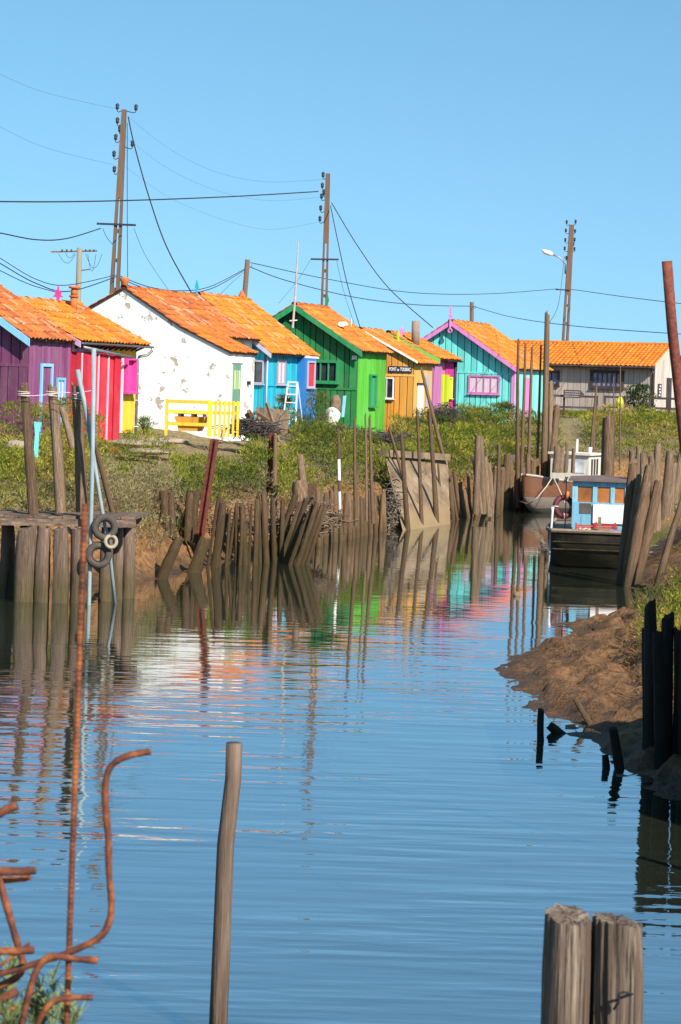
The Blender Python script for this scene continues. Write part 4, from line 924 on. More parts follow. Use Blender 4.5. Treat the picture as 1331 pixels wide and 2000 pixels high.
for k, (lab, a, mt) in enumerate((
    ('stake with a white painted band standing at the waterline', (666,1057,661,838,4.2), M_STAKE),
    ('short dark stake before the green side wall', (695,1000,693,816,3.6,.8), M_STAKE), ('thin yellowish cane before the green side wall', (716,990,714,808,2.4,.8), M_PALEWOOD),
    ('crooked stake beside the yellowish cane', (728,995,722,812,3.6,.8), M_STAKE), ('dark twisted stake leaning before the ochre hut', (795,960,760,835,3.2,.8), M_STAKE),
    ('rough stake at the near edge of the concrete slab', (797,1035,785,845,5), M_STAKE), ('wavy stake rising in front of the white ochre hut door', (824,1030,815,798,3.6), M_STAKE),
    ('knotty stake standing over the concrete slab', (853,1026,838,800,4.6), M_STAKE), ('short thin stake low on the concrete slab', (867,1020,856,905,2.8), M_STAKE),
    ('longest stake leaning across the mauve hut', (897,1012,824,722,4), M_STAKE), ('grey stake standing before the turquoise corner board', (1012,970,1013,664,3.6,.4), M_STAKE),
    ('forked tall stake just before the turquoise side wall', (1018,968,1027,672,3.4,.4), M_STAKE), ('tall brown stake before the orchid pink door', (1032,965,1040,672,3.2,.4), M_STAKE),
    ('slim stake between the pink door and the weathered post', (1047,962,1057,672,2.8,.4), M_STAKE), ('lone squat post beside the rail on the far bank', (972,985,975,866,4.4,.3), M_POST),
    ('long pole of the pair under the greige window', (1151,930,1166,750,2.8,.9), M_STAKE), ('bent pole leaning to the pair under the greige window', (1158,930,1163,772,3.2,.9), M_STAKE),
    ('thin whip stake beneath the long dark window', (1198,900,1199,736,1.6,1.2), M_PALEWOOD), ('hair-thin cane crossing the right end of the dark window', (1211,900,1212,712,1.4,1.2), M_PALEWOOD))):
    zb = a[5] if len(a) > 5 else 0.0
    o = lone('bank_stake', lab, 'stake', *a[:5], mt, zb=zb, sink=.35, seed=k, kind='thin')
    if k == 0: BANDED = o
c0, c1, c2 = P(663, 925, WD(666,1057)-.02), P(664, 945, WD(666,1057)-.02), P(663.5, 900, WD(666,1057)-.02)
for k, (y0, y1) in enumerate(((897, 938), (960, 1045))):
    d = WD(666,1057); m = MB(); f = lambda y: 666-(1057-y)*5/219; m.tube([P(f(y0), y0, d), P(f(y1), y1, d)], .036*K, 8)
    bo = m.build('painted_band', M_WHITE); bpy.context.view_layer.update(); bo.parent = BANDED; bo.matrix_parent_inverse = BANDED.matrix_world.inverted()
wp = lone('weathered_post', 'tall weathered post carrying a cable beside the turquoise hut', 'post', 1062,935, 1069,612, 6, M_POST, zb=.8, sink=.4, seed=3)
lone('bank_stake', 'pale stub standing tight against the weathered post', 'stake', 1075,935, 1076,746, 5.5, M_PALEWOOD, zb=.8, seed=1)
lone('bank_stake', 'reddish post leaning away from the weathered post', 'stake', 1074,935, 1089,792, 7, M_POST, zb=.8, seed=2)
root = thing('plank_rail', 'low plank rail fixed to stub posts on the far bank', 'rail', P(985, 905, 58*K))
MB().bar((0,0,0), P(1005,893,61*K)-root.location, .06, .2).build('plank', M_BEAM, root)
MB().bar(P(950,880,60*K)-root.location, P(1003,892,61.5*K)-root.location, .05, .12).build('plank', M_BEAM, root)
for k, x in enumerate((1008, 1046)):
    MB().bar(P(x, 868+k*6, 62*K)-root.location, P(x+34, 872+k*6, 62.5*K)-root.location, .07, .09).build('plank', M_BEAM, root)

# ------------------------------------------------------------------ concrete slab on the bank
q = [(752,888,48.4*K),(868,896,50.6*K),(874,1026,0),(792,1038,0)]; pts = [P(*v) if v[2] else WL(v[0], v[1]) for v in q]
pts[2].z -= .25; pts[3].z -= .25; n_ = Vector((.5,.8,-.35)).normalized()
tl, tr, br, bl = pts; m = MB(); nu, nv = 10, 12; rr = random.Random(4)
grid = [[tl.lerp(tr, i/nu).lerp(bl.lerp(br, i/nu), j/nv)+Vector((0,-1,.4))*rr.uniform(-.012,.012) for i in range(nu+1)] for j in range(nv+1)]
top = [p for r_ in grid for p in r_]; m.add(top, [(j*(nu+1)+i, j*(nu+1)+i+1, (j+1)*(nu+1)+i+1, (j+1)*(nu+1)+i) for j in range(nv) for i in range(nu)])
bk = [p+n_*.25 for p in (tl, tr, br, bl)]; m.add([tl, tr, br, bl]+bk, [(4,5,6,7),(0,1,5,4),(1,2,6,5),(2,3,7,6),(3,0,4,7)])
def slab_mat():
    mt, t, b, N, L = nodes('slab_concrete'); ge = N('ShaderNodeNewGeometry'); co_ = ge.outputs['Position']; s_ = N('ShaderNodeSeparateXYZ'); L(co_, s_.inputs[0])
    n1 = noise(t, co_, 2.2, 5, .6); n2 = noise(t, co_, 5, 4, .6, (1,1,.25))
    c = ramp(t, n1, [(.3, (.11,.07,.04)), (.52, (.23,.16,.095)), (.75, (.34,.25,.16))])
    zz = math_(t, 'ADD', s_.outputs[2], math_(t, 'MULTIPLY', n2, .5)); mr = N('ShaderNodeMapRange'); L(zz, mr.inputs[0]); mr.inputs[1].default_value = .7; mr.inputs[2].default_value = .85; mr.inputs[3].default_value = .85; mr.inputs[4].default_value = 0
    c = mixc(t, mr.outputs[0], c, (.26,.175,.085)); L(c, b.inputs['Base Color']); b.inputs['Roughness'].default_value = .85; bump(t, b, n2, .6, .03); return mt
m.bar(tl+Vector((-.05,-.06,.05)), tr+Vector((.05,-.06,.05)), .34, .2)
tag(m.build('concrete_slab', slab_mat()), 'sloping pale concrete slab running down into the water', 'slab')

# ------------------------------------------------------------------ boats
def loft(sections):
    m = MB(); n = len(sections[0]); vs = [p for s_ in sections for p in s_]
    m.add(vs, [(i*n+k, i*n+k+1, (i+1)*n+k+1, (i+1)*n+k) for i in range(len(sections)-1) for k in range(n-1)]+[tuple(range(n)), tuple(range(len(vs)-n, len(vs)))[::-1]])
    return m
M_HULL = wood('dark_hull', (.022,.019,.012), (.05,.042,.024), (.03,.027,.013), (.0,.2), sc=(1,3,1), crack=.3)
M_HULLBROWN = solid('varnished_hull', (.30,.10,.035), .5, .4, 5, (.3,1,4)); M_HULLPALE = solid('hull_pale', (.42,.35,.30), .75, .3, 4)
CABBLUE = paint('cabin_blue_paint', (.20,.50,.66), (.10,.12,.14), .30); M_DECK = solid('deck_boards', (.24,.175,.12), .85, .3, 8)
bd = 38.2*K; bc = P(1152, 1110, bd)
boat = thing('blue_cabin_boat', 'flat-bowed workboat with peeling blue cabin and dark olive hull', 'boat', (bc.x, bc.y, 0), math.radians(-8)); boat.scale = (K, K, K)
# local frame: x to the right, y away along the hull
Bw = .82
def sec(y, half, zt, zb, tuck): return [(-half,y,zt),(-half*1.0,y,zt-.1),(-half*.97,y,(zt+zb)/2),(-half*tuck,y,zb),(half*tuck,y,zb),(half*.97,y,(zt+zb)/2),(half*1.0,y,zt-.1),(half,y,zt)]
hl = loft([sec(-.25,Bw*.86,.69,.44,.72), sec(-.12,Bw*.89,.688,.24,.68), sec(.06,Bw*.93,.68,.06,.68), sec(.3,Bw*.97,.67,-.08,.72), sec(.7,Bw,.64,-.16,.8), sec(2,Bw*1.05,.60,-.2,.88), sec(4.0,Bw*.95,.62,-.1,.85)]).build('hull', M_HULL, boat, True)
MB().add([(-Bw*.85,-.18,.685),(Bw*.85,-.18,.685),(Bw,2,.595),(Bw*.93,3.9,.61),(-Bw*.93,3.9,.61),(-Bw,2,.595)], [(0,1,2,3,4,5)]).build('deck', M_DECK, boat)
m = MB()
for s_ in (-1, 1): m.tube([(s_*Bw*.88,-.25,.71),(s_*Bw*.97,.2,.69),(s_*Bw*1.01,.7,.66),(s_*Bw*1.06,2,.62),(s_*Bw*.96,4,.64)], .035, 6)
m.tube([(-Bw*.88,-.27,.71),(Bw*.88,-.27,.71)], .04, 6); m.build('rubbing_strake', M_DECK, boat)
for zf, yf in ((.50,-.262),(.36,-.20)):
    MB().tube([(-Bw*.84,yf,zf),(Bw*.84,yf,zf)], .016, 6).build('hull_strake', M_HULL, boat)
cb = MB(); x0, x1, y0, y1, z0, z1 = -.38, .66, .85, 2.1, .58, 1.60; t_ = .04
cab = MB().box(x0,x1,y0,y0+t_,z0,1.19).build('cabin', CABBLUE, boat)       # front panel below the windows
m = MB(); m.box(x0,x1,y0,y0+t_,1.49,z1); m.box(x0,x0+.10,y0,y0+t_,1.19,1.49); m.box(x1-.05,x1,y0,y0+t_,1.19,1.49)
m.box(x0+.385,x0+.47,y0,y0+t_,1.19,1.49); m.box(x0+.72,x0+.80,y0,y0+t_,1.19,1.49); m.build('window_frame', CABBLUE, cab)
for xa, xb in ((x0+.10,x0+.385),(x0+.47,x0+.72),(x0+.80,x1-.05)): MB().box(xa,xb,y0+.022,y0+.03,1.19,1.49).build('pane', glass('amber_reflection_pane', (.36,.13,.04), .2), cab)  # orange-brown reflection and view through are put into the pane colour
MB().box(x0-.001,x0+t_,y0+t_,y1,z0,z1).build('side_panel', paint('cabin_dark_blue', (.06,.13,.26), worn=.15), cab)
MB().box(x1-t_,x1+.001,y0+t_,y1,z0,1.16).build('side_panel', paint('cabin_turquoise', (.15,.50,.50), worn=.05), cab)
m = MB(); m.box(x0+t_,x1-t_,y1-t_,y1,z0,1.16); m.box(x0+t_,x1-t_,y1-t_,y1,1.5,z1); m.box(x0+.5,x0+.62,y1-t_,y1,1.16,1.5); m.build('rear_panel', solid('orange_ply', (.52,.19,.055), .8, .3, 4), cab)
MB().prism([(x0-.08,z1-.01),(x1+.08,z1-.01),(x1+.08,z1+.02),((x0+x1)/2,z1+.06),(x0-.08,z1+.02)], y0-.1, y1+.1).build('cabin_roof', solid('roof_felt', (.16,.11,.10), .85, .25, 7), cab)
MB().box(x0+.14,x0+.36,y0-.008,y0-.001,.97,1.17).build('bare_patch', solid('bare_ply', (.09,.08,.075), .9, .3, 10), cab)
tag(MB().box(.0,.62,-.012,.012,0,.36).build('white_board', solid('blank_board', (.80,.74,.70), .7, .06)), 'blank white board fixed across the blue cabin front', 'board').matrix_world = boat.matrix_world
wb = bpy.data.objects['white_board']; wb.location = (bc.x, bc.y, 0); wb.rotation_euler = (0,0,math.radians(-8))
wb.location = Vector((bc.x, bc.y, 0)) + Matrix.Rotation(math.radians(-8), 3, 'Z') @ (Vector((.02, y0-.03, .80))*K); wb.scale = (K, K, K)
RB = Matrix.Rotation(math.radians(-8), 3, 'Z')
def on_boat(x, y, z): return Vector((bc.x, bc.y, 0)) + RB @ (Vector((x, y, z))*K)
def crate(label, x, y, z, w, dpt, hh, rz):
    root = thing('red_crate', label, 'crate', on_boat(x, y, z), math.radians(-8+rz), 'red crates on the boat deck'); root.scale = (K, K, K); mt = paint('red_crate_plastic', (.48,.04,.03), worn=.03)
    MB().box(-w/2,w/2,-dpt/2,dpt/2,0,.02).build('base', mt, root)
    for k in range(3):
        z0_ = .03+k*(hh-.04)/3; zt = z0_+(hh-.04)/3-.025
        m = MB(); m.box(-w/2,w/2,-dpt/2,-dpt/2+.012,z0_,zt); m.box(-w/2,w/2,dpt/2-.012,dpt/2,z0_,zt); m.box(-w/2,-w/2+.012,-dpt/2,dpt/2,z0_,zt); m.box(w/2-.012,w/2,-dpt/2,dpt/2,z0_,zt); m.build('slat_band', mt, root)
    for sx in (-1,1):
        for sy in (-1,1): MB().box(sx*w/2-.015,sx*w/2+.015,sy*dpt/2-.015,sy*dpt/2+.015,0,hh).build('corner_post', mt, root)
crate('red slatted crate on deck below the bare cabin patch', -.12, .62, .64, .34, .26, .16, 2)
crate('red slatted crate on deck below the white board', .26, .60, .64, .36, .26, .19, -4)
crate('red crate half hidden behind the mooring posts', .60, .62, .64, .26, .24, .12, 3)
tag(MB().tube([on_boat(-.25+.25*k/9+.05*math.cos(k), .1+.12*math.sin(k*1.3), .71+.03*(k % 2)) for k in range(10)], .018, 6).build('coiled_rope', M_ROPE, None, True), 'pale rope heaped on the flat bow deck', 'rope')
bit = thing('mooring_bitt', 'wooden mooring bitt with blue tray on the bow deck', 'bitt', on_boat(.16, .0, .69), math.radians(-8)); bit.scale = (K, K, K)
MB().box(-.03,.03,-.03,.03,-.06,.28).build('post', M_DECK, bit); MB().box(-.2,.2,.10,.24,0,.05).build('cross_timber', M_DECK, bit); MB().box(.2,.5,.1,.35,0,.03).build('tray', BLUE, bit)
tag(MB().torus(on_boat(-.54,.95,1.08), (.35,-1,.1), .18*K, .055*K, 22, 9).build('life_ring', solid('life_ring_red', (.11,.022,.028), .6, .3, 6), None, True), 'dark red life ring hanging on the cabin corner', 'life ring')
for k in range(4):
    an = math.pi/4+k*math.pi/2; u_ = Vector((.35,-1,.1)).normalized(); v_ = u_.orthogonal().normalized(); w_ = u_.cross(v_); dd = v_*math.cos(an)+w_*math.sin(an)
    MB().torus(Vector((0,0,0)), dd.cross(u_), .058*K, .009, 12, 5).build('white_band', M_WHITE, bpy.data.objects['life_ring']).location = on_boat(-.54,.95,1.08)+dd*.18*K
tag(MB().tube([on_boat(-.76,-.1,.1), on_boat(-.72,.0,1.05), on_boat(-.72,.02,1.12)], [.028,.028,.04], 8).build('fender_pole', M_WHITE, None, True), 'white fender pole upright at the bow corner', 'pole')
tag(MB().tube([on_boat(-.50,.8,.6), on_boat(-.50,.8,1.6), on_boat(-.5,.8,1.66)], [.014,.014,.05], 6).build('lamp_stick', M_WIRE, None, True), 'thin dark lamp stick beside the blue cabin', 'lamp')
tag(MB().tube([on_boat(-.50,.9,1.25), on_boat(-.47,.9,1.38)], [.06,.04], 8).build('orange_float', paint('orange_float_paint', (.75,.22,.03), worn=.02), None, True), 'small orange float tucked above the life ring', 'float')

# brown boat with the white wheelhouse
b2 = P(1052, 1000, 54.6*K); th = math.atan2(.62, .78)
bb = thing('brown_hull_boat', 'old boat with varnished brown hull and white wheelhouse', 'boat', (b2.x, b2.y, 0), 0); bb.scale = (K, K, K)
ax = Vector((.62,.78,0)); ay = Vector((.78,-.62,0))      # ax: bow to stern, ay: to the near side
def hp(s_, o, z): return ax*s_+ay*o+Vector((0,0,z))
def hull_sec(s_, w, zt, zk):
    r_ = []
    for sg, order in ((1, (1.0,.97,.86,.55,.0)), (-1, (.55,.86,.97,1.0))):
        for f_, zf in zip(order, (1.0,.72,.42,.12,0.0) if sg == 1 else (.12,.42,.72,1.0)): r_.append(hp(s_, sg*w*f_, zk+(zt-zk)*zf))
    return r_
S0 = [(-.75,.06,1.02,.40),(-.5,.24,.99,.15),(-.1,.42,.92,-.1),(.5,.68,.86,-.25),(1.4,.84,.82,-.3),(2.6,.84,.82,-.3),(3.6,.66,.86,-.2)]
M_H2 = None
def hull_mat():
    mt, t, b, N, L = nodes('banded_hull'); ge = N('ShaderNodeNewGeometry'); s_ = N('ShaderNodeSeparateXYZ'); L(ge.outputs['Position'], s_.inputs[0]); n1 = noise(t, ge.outputs['Position'], 6, 4, .6, (1,1,5))
    c = mixc(t, n1, (.055,.022,.012), (.24,.092,.034)); pale = mixc(t, n1, (.15,.115,.09), (.26,.21,.17)); dark = mixc(t, n1, (.03,.025,.018), (.06,.05,.03))
    a = math_(t, 'GREATER_THAN', s_.outputs[2], .43*K); c2 = mixc(t, a, pale, c); c3 = mixc(t, math_(t, 'GREATER_THAN', s_.outputs[2], .13*K), dark, c2)
    L(c3, b.inputs['Base Color']); b.inputs['Roughness'].default_value = .55; bump(t, b, n1, .3, .01); return mt
m = loft([hull_sec(*q) for q in S0]); m.build('hull', hull_mat(), bb, True)
m = MB(); up = [hp(q[0], q[1]*.96, q[2]-.04) for q in S0]+[hp(q[0], -q[1]*.96, q[2]-.04) for q in S0[::-1]]; m.add(up, [tuple(range(len(up)))]); m.build('deck', M_DECK, bb)
m = MB(); m.tube([hp(q[0], q[1], q[2]) for q in S0], .035, 6); m.tube([hp(q[0], -q[1], q[2]) for q in S0], .035, 6); m.build('gunwale', M_HULLPALE, bb)
wr = bpy.data.objects.new('wheelhouse', None); COL.objects.link(wr); wr.parent = bb; wc = (P(1124, 940, 56.2*K)-Vector((b2.x, b2.y, 0)))/K; wr.location = (wc.x, wc.y, .74); wr.rotation_euler = (0,0,math.radians(-28))
# corner faces us: two walls with windows
M_CREAM = paint('cream_cabin', (.68,.61,.52), worn=.15)
MB().box(-.56,.56,-.45,.45,0,.78).build('wheelhouse_wall', M_CREAM, wr)
m = MB(); m.box(-.62,.62,-.52,.52,.782,.84); m.build('wheelhouse_roof', M_CREAM, wr)
for (xa, xb) in ((-.42,-.08),(.06,.44)): MB().box(xa,xb,-.462,-.452,.30,.66).build('pane', MATS['blue_grey_glass'] if xa < 0 else glass('pale_glass', (.55,.58,.62), .2), wr)
for k in range(3): MB().box(.562,.572,-.3+k*.2,-.18+k*.2,.25,.68).build('pane', M_GLASS, wr)
MB().tube([(.02,0,.84),(.02,0,1.2)], .035, 7).build('mast_stub', M_WHITE, wr); MB().tube([(.44,-.1,.84),(.44,-.1,1.0)], [.05,.07], 8).build('horn', M_WHITE, wr); MB().tube([(-.48,.1,.84),(-.48,.1,.98)], .05, 8).build('exhaust', M_BLACK, wr)
tag(MB().tube([P(1016,979,54.2*K), P(1030,984,53.6*K), P(1050,972,53.4*K), P(1068,950,53.5*K), P(1078,934,53.9*K), P(1082,934,53.9*K), P(1090,950,53.4*K), P(1104,982,53*K)], .018, 6).build('mooring_rope', M_ROPE, None, True), 'pale mooring rope hanging from the brown boat bow', 'rope')

# ------------------------------------------------------------------ things round the huts
fy = P(322, 850, 60.5); fl = thing('yellow_fence', 'yellow painted slatted fence corner in front of the white hut', 'fence', (fy.x, fy.y, 1.68+DZ), math.radians(-8))
Y = YELLOW
for x in (0.0, 1.28): MB().box(x,x+.075,-.04,.035,-.1,.98).build('post', Y, fl)
for z in (.20,.56,.86): MB().box(.08,1.275,-.045,-.005,z,z+.10).build('rail', Y, fl)
for z in (.56,.84): MB().hexa([(1.36,.0,z),(2.16,.36,z),(2.14,.40,z),(1.34,.04,z),(1.36,0,z+.09),(2.16,.36,z+.09),(2.14,.40,z+.09),(1.34,.04,z+.09)]).build('rail', Y, fl)
for k in range(7):
    q = k/6; MB().box(1.37+.75*q-.03,1.37+.75*q+.035,-.035+.34*q,.0+.34*q,-.1,.97).build('slat', Y, fl)
tb = thing('orange_trough', 'orange wooden trough bench with a pink plank seat behind the yellow fence', 'bench', fl.matrix_world @ Vector((0,0,0)), 0)
tb.location = (fy.x+.25, fy.y+.35, 1.72+DZ); tb.rotation_euler = (0,0,math.radians(-8))
MB().hexa([(.15,0,0),(.75,0,0),(.75,.5,0),(.15,.5,0),(0,-.05,.42),(.95,-.05,.42),(.95,.55,.42),(0,.55,.42)]).build('trough', paint('trough_orange', (.72,.36,.04), worn=.05), tb)
for k in range(3): MB().box(-.02,.92,-.04+.2*k,.14+.2*k,.50,.56).build('seat_plank', paint('plum_plank', (.42,.05,.22), worn=.05), tb)
for x in (.1,.5,.85): MB().box(x,x+.08,.0,.5,.42,.50).build('seat_support', PINK, tb)
# step ladder
ld = thing('step_ladder', 'white metal step ladder open against the blue hut', 'ladder', P(565, 826, 69.2), math.radians(-15)); ld.location.z = 1.78+DZ
for s_ in (-1, 1):
    MB().bar((s_*.24,0,0), (s_*.16,.28,1.45), .04, .04).build('rail', M_WHITE, ld); MB().bar((s_*.24,.85,0), (s_*.16,.34,1.45), .03, .03).build('rear_leg', M_WHITE, ld)
for k in range(5): f_ = (k+.7)/5.2; MB().box(-.24+.08*f_,.24-.08*f_,.28*f_-.04,.28*f_+.06,1.45*f_,1.45*f_+.03).build('step', M_WHITE, ld)
MB().box(-.17,.17,.25,.38,1.44,1.48).build('top_plate', M_WHITE, ld)
# panel and heaps
pnl = thing('board_screen', 'weathered brown plank screen leaning before the blue hut', 'screen', P(499, 832, 66.5), math.radians(-5))
MBROWN = wood('brown_panel', (.21,.135,.085), (.34,.24,.17), sc=(8,8,1.2), scale=1.4)
for k in range(4): MB().hexa([(.27*k,0,-.2),(.27*k+.255,0,-.2),(.27*k+.255,.04,-.2),(.27*k,.04,-.2),(.27*k,.14,.62-.02*k),(.27*k+.255,.14,.60-.02*k),(.27*k+.255,.18,.60-.02*k),(.27*k,.18,.62-.02*k)]).build('plank', MBROWN, pnl)
def heap(name, label, cat, c, rx, ry, rz, n, mat, seed, rr=(.006,.018), ln=(.25,.7)):
    r_ = random.Random(seed); m = MB(); c = Vector(c)
    for k in range(n):
        u = Vector((r_.gauss(0,.42), r_.gauss(0,.42), abs(r_.gauss(0,.42)))); p = c+Vector((u.x*rx, u.y*ry, u.z*rz)); d = Vector((r_.gauss(0,1), r_.gauss(0,1), r_.gauss(0,.45))).normalized()*r_.uniform(*ln)
        m.tube([p-d*.5, p+Vector((0,0,r_.uniform(-.04,.08))), p+d*.5], r_.uniform(*rr), 4)
    return tag(m.build(name, mat, recalc=False), label, cat, None, 'thing')
M_NET = solid('grey_net', (.075,.062,.06), .9, .45, 14); M_NETBROWN = solid('brown_debris', (.20,.135,.085), .9, .45, 9)
def gp(px, py, d): v = P(px, py, d); v.z = max(v.z, gz(v.x, v.y)); return v
heap('debris_heap', 'dark heap of old nets and branches beside the yellow fence', 'heap', gp(500,850,61), .85, .5, .42, 420, M_NET, 3)
heap('timber_heap', 'brown timbers stacked on the dark net heap', 'heap', gp(492,828,63)+Vector((0,0,.0)), .55, .3, .16, 14, M_NETBROWN, 5, (.04,.08), (.6,1.4))
heap('net_heap', 'long low heap of grey nets along the green hut foot', 'heap', gp(640,850,69), 1.5, .5, .38, 520, M_NET, 7)
heap('net_heap', 'grey net roll tumbling down to the water beside the slab', 'heap', P(765,1030,46.9*K), .25, .25, 1.2, 420, solid('pale_grey_net', (.19,.15,.115), .95, .4, 14), 9, (.006,.016), (.15,.35))
heap('net_heap', 'small grey net heap near the canes', 'heap', gp(735,862,64), .9, .5, .32, 260, M_NET, 11)
heap('branch_heap', 'tangle of dark roots under the leaning piles', 'heap', P(605,1030,40.2*K), .75, .4, .6, 240, M_NETBROWN, 13, (.008,.025), (.3,.8))
heap('branch_heap', 'dry brushwood caught behind the muddy pile row', 'heap', P(480,1040,38.4*K), 1.5, .35, .6, 220, M_NETBROWN, 17, (.006,.018), (.3,.9))
heap('branch_heap', 'black cuttings piled at the pink hut corner', 'heap', gp(870,822,79), .55, .4, .6, 260, M_NET, 19)
rs = random.Random(5)
def lump(name, label, cat, c, sx, sy, sz, mat, seed):
    m = MB(); n, k = 12, 8; vs = []
    for i in range(k+1):
        ph = math.pi*i/k
        for j in range(n):
            an = 2*math.pi*j/n; q = 1+.28*(float(vnoise(j*.9+seed*7, i*.9, seed))-.5)*2*math.sin(ph)
            vs.append((c[0]+sx*q*math.sin(ph)*math.cos(an), c[1]+sy*q*math.sin(ph)*math.sin(an), c[2]+sz*q*math.cos(ph)))
    m.add(vs, [(i*n+j, i*n+(j+1) % n, (i+1)*n+(j+1) % n, (i+1)*n+j) for i in range(k) for j in range(n)]); return tag(m.build(name, mat, None, True), label, cat)
c_ = gp(648, 828, 72.5); lump('white_sack', 'crumpled white sack lying before the green gable', 'sack', (c_.x, c_.y, c_.z+.22), .3, .25, .38, solid('sack_cloth', (.74,.68,.62), .9, .2, 6), 3)
lump('brown_bundle', 'brown bundle slumped against the green gable wall', 'bundle', (c_.x+.12, c_.y+.3, c_.z+.62), .22, .2, .42, M_NETBROWN, 5)
tag(MB().hexa([(c_.x+.34,c_.y+.2,c_.z+.25),(c_.x+.44,c_.y+.2,c_.z+.25),(c_.x+.44,c_.y+.24,c_.z+.25),(c_.x+.34,c_.y+.24,c_.z+.25),(c_.x+.38,c_.y+.5,c_.z+1.0),(c_.x+.50,c_.y+.5,c_.z+1.02),(c_.x+.50,c_.y+.54,c_.z+1.02),(c_.x+.38,c_.y+.54,c_.z+1.0)]).build('blue_plank', LBLUE), 'short light blue plank leaning on the green gable', 'plank')
# turquoise bent board by the purple hut, stone slabs
t0 = gp(70, 880, 44); tb2 = thing('turquoise_board', 'bent turquoise board stuck in the grass before the purple hut', 'board', t0)
MB().hexa([(-.05,0,-.2),(.06,0,-.2),(.06,.03,-.2),(-.05,.03,-.2),(-.03,.05,.35),(.05,.05,.35),(.05,.08,.35),(-.03,.08,.35)]).build('lower_piece', TURQ, tb2); MB().hexa([(-.03,.05,.35),(.05,.05,.35),(.05,.08,.35),(-.03,.08,.35),(-.06,.05,.62),(.10,.05,.60),(.10,.08,.60),(-.06,.08,.62)]).build('upper_piece', TURQ, tb2)
for k, (lab, x, y, d, sx, sy, sz) in enumerate((('broad stone step below the yellow wall', 268, 868, 54.5, .85, .5, .11), ('flat grey stone slab before the white wall', 318, 862, 56, .7, .5, .09), ('low stone slab half sunk in the grass', 285, 884, 51, .65, .4, .08), ('pale boulder in grass before the purple hut', 30, 875, 46, .3, .25, .16))):
    v = gp(x, y, d); lump('stone_slab', lab, 'stone', (v.x, v.y, v.z+.02), sx, sy, sz, M_CONC, 11+k)
# dark rail fences before the greige building
def rail_fence(label, pts, zs, d, posts):
    root = thing('rail_fence', label, 'fence', (P(*pts[0], d).x, d, 1.9+DZ), 0, 'dark rail fences by the greige building')
    a_, b_ = P(*pts[0], d), P(*pts[1], d)
    for z in zs: MB().bar((0,0,z), (b_.x-a_.x, 0, z), .06, .11).build('rail', UMBER, root)
    for q in posts: x = (b_.x-a_.x)*q; MB().box(x-.05,x+.05,-.06,.05,-.2,max(zs)+.06).build('post', UMBER, root)
rail_fence('dark brown rail fence below the arrow sign', [(1068,780),(1166,780)], (.42,.98), 103, (0,.35,1))
rail_fence('small dark rail gate beneath the long window', [(1182,781),(1222,782)], (.05,.5,1.0), 103, (0,1))
rail_fence('dark rail fence crossing the pale gable end', [(1270,784),(1345,787)], (.0,.5,1.0), 103, (0,.5,1))
ar = thing('arrow_sign', 'dark brown arrow-shaped sign with white lines on the fence', 'sign', P(1101, 769, 102.8)); pr = [(0,-.2),(.85,-.2),(1.05,0),(.85,.2),(0,.2)]
MB().prism(pr, -.02, .02).build('sign_board', UMBER, ar)
for k in range(3):
    rr_ = random.Random(k); x = .07
    while x < .78: w_ = rr_.uniform(.03,.09); MB().box(x,min(x+w_,.82),-.026,-.021,.09-.11*k,.125-.11*k).build('letter_mark', solid('sign_lettering', (.42,.38,.38), .8, .1), ar); x += w_+.025
v = gp(1212, 785, 102.5); lump('yellow_bag', 'bright yellow bag hanging on the small rail gate', 'bag', (v.x, 102.6, P(1212,788,102.6).z), .17, .12, .36, paint('fluorescent_yellow', (.78,.80,.02), worn=.0), 21)
v = P(1249, 765, 109.5); tag(MB().tube([v, v+Vector((0,0,.16)), v+Vector((0,0,.3)), v+Vector((0,-.1,.34))], [.1,.2,.2,.08], 10).build('wall_lantern', M_BLACK, None, True), 'dark lantern on the greige wall above the shrub', 'lantern')
# floating scrap
v = WL(1010, 1164); lump('floating_scrap', 'brown scrap of wood floating alone on the water', 'driftwood', (v.x, v.y, .02), .07, .05, .07, M_NETBROWN, 8)

# ------------------------------------------------------------------ right bank: dark stakes and an unseen wharf added for shade
M_BLACKWOOD = wood('tarred_shaded_wood', (.035,.028,.022), (.07,.055,.042), (.03,.026,.016))  # black tone; on the pile group it stands for shade
for k, (lab, a) in enumerate((('slender tarred stake standing in the water off the mud bank', (1058,1445,1057,1386,7.5)), ('stubby tarred stake leaning beside the slender one', (1092,1432,1072,1416,9)),
    ('tarred stake leaning on the shaded mud', (1207,1475,1198,1422,10,.12)), ('short tarred stub at the edge of the shaded mud', (1184,1500,1182,1474,8)))):
    lone('tarred_stake', lab, 'stake', *a[:5], M_BLACKWOOD, zb=a[5] if len(a) > 5 else 0, sink=.3, seed=k)
for lab, a in (('broken stick poking out of the sunlit mud', (1140,1392,1122,1362,6,.12)),): lone('mud_stick', lab, 'stick', *a[:5], M_STAKE, zb=a[5], seed=2)
row('shaded_dolphin', 'group of piles blackened for shade at the bank edge', 'piles', [(1272,1425,1270,1176,12,.3),(1300,1430,1306,1202,14,.3),(1265,1420,1262,1228,9,.3),(1322,1432,1326,1228,12,.3),(1290,1440,1285,1235,13,.3),(1340,1440,1342,1215,14,.3)], M_BLACKWOOD, sink=.5)  # shade on this group is put into its black wood colour
wh = thing('shade_wharf', 'unseen plank-sided wharf added to shade the mud bank', 'wharf', (3.25*K, 14.9*K, 0)); wh.scale = (K, K, K)  # unseen wharf, added to throw its shadow on the mud bank
for x, y in ((3.38,17.9),(3.38,16.7),(3.38,15.3),(4.5,17.9),(5.75,17.9),(5.75,15.3)): MB().tube([(x-3.25,y-14.9,-.3),(x-3.25,y-14.9,2.35)], [.16,.14], 9).build('pile', M_PILE, wh, True)
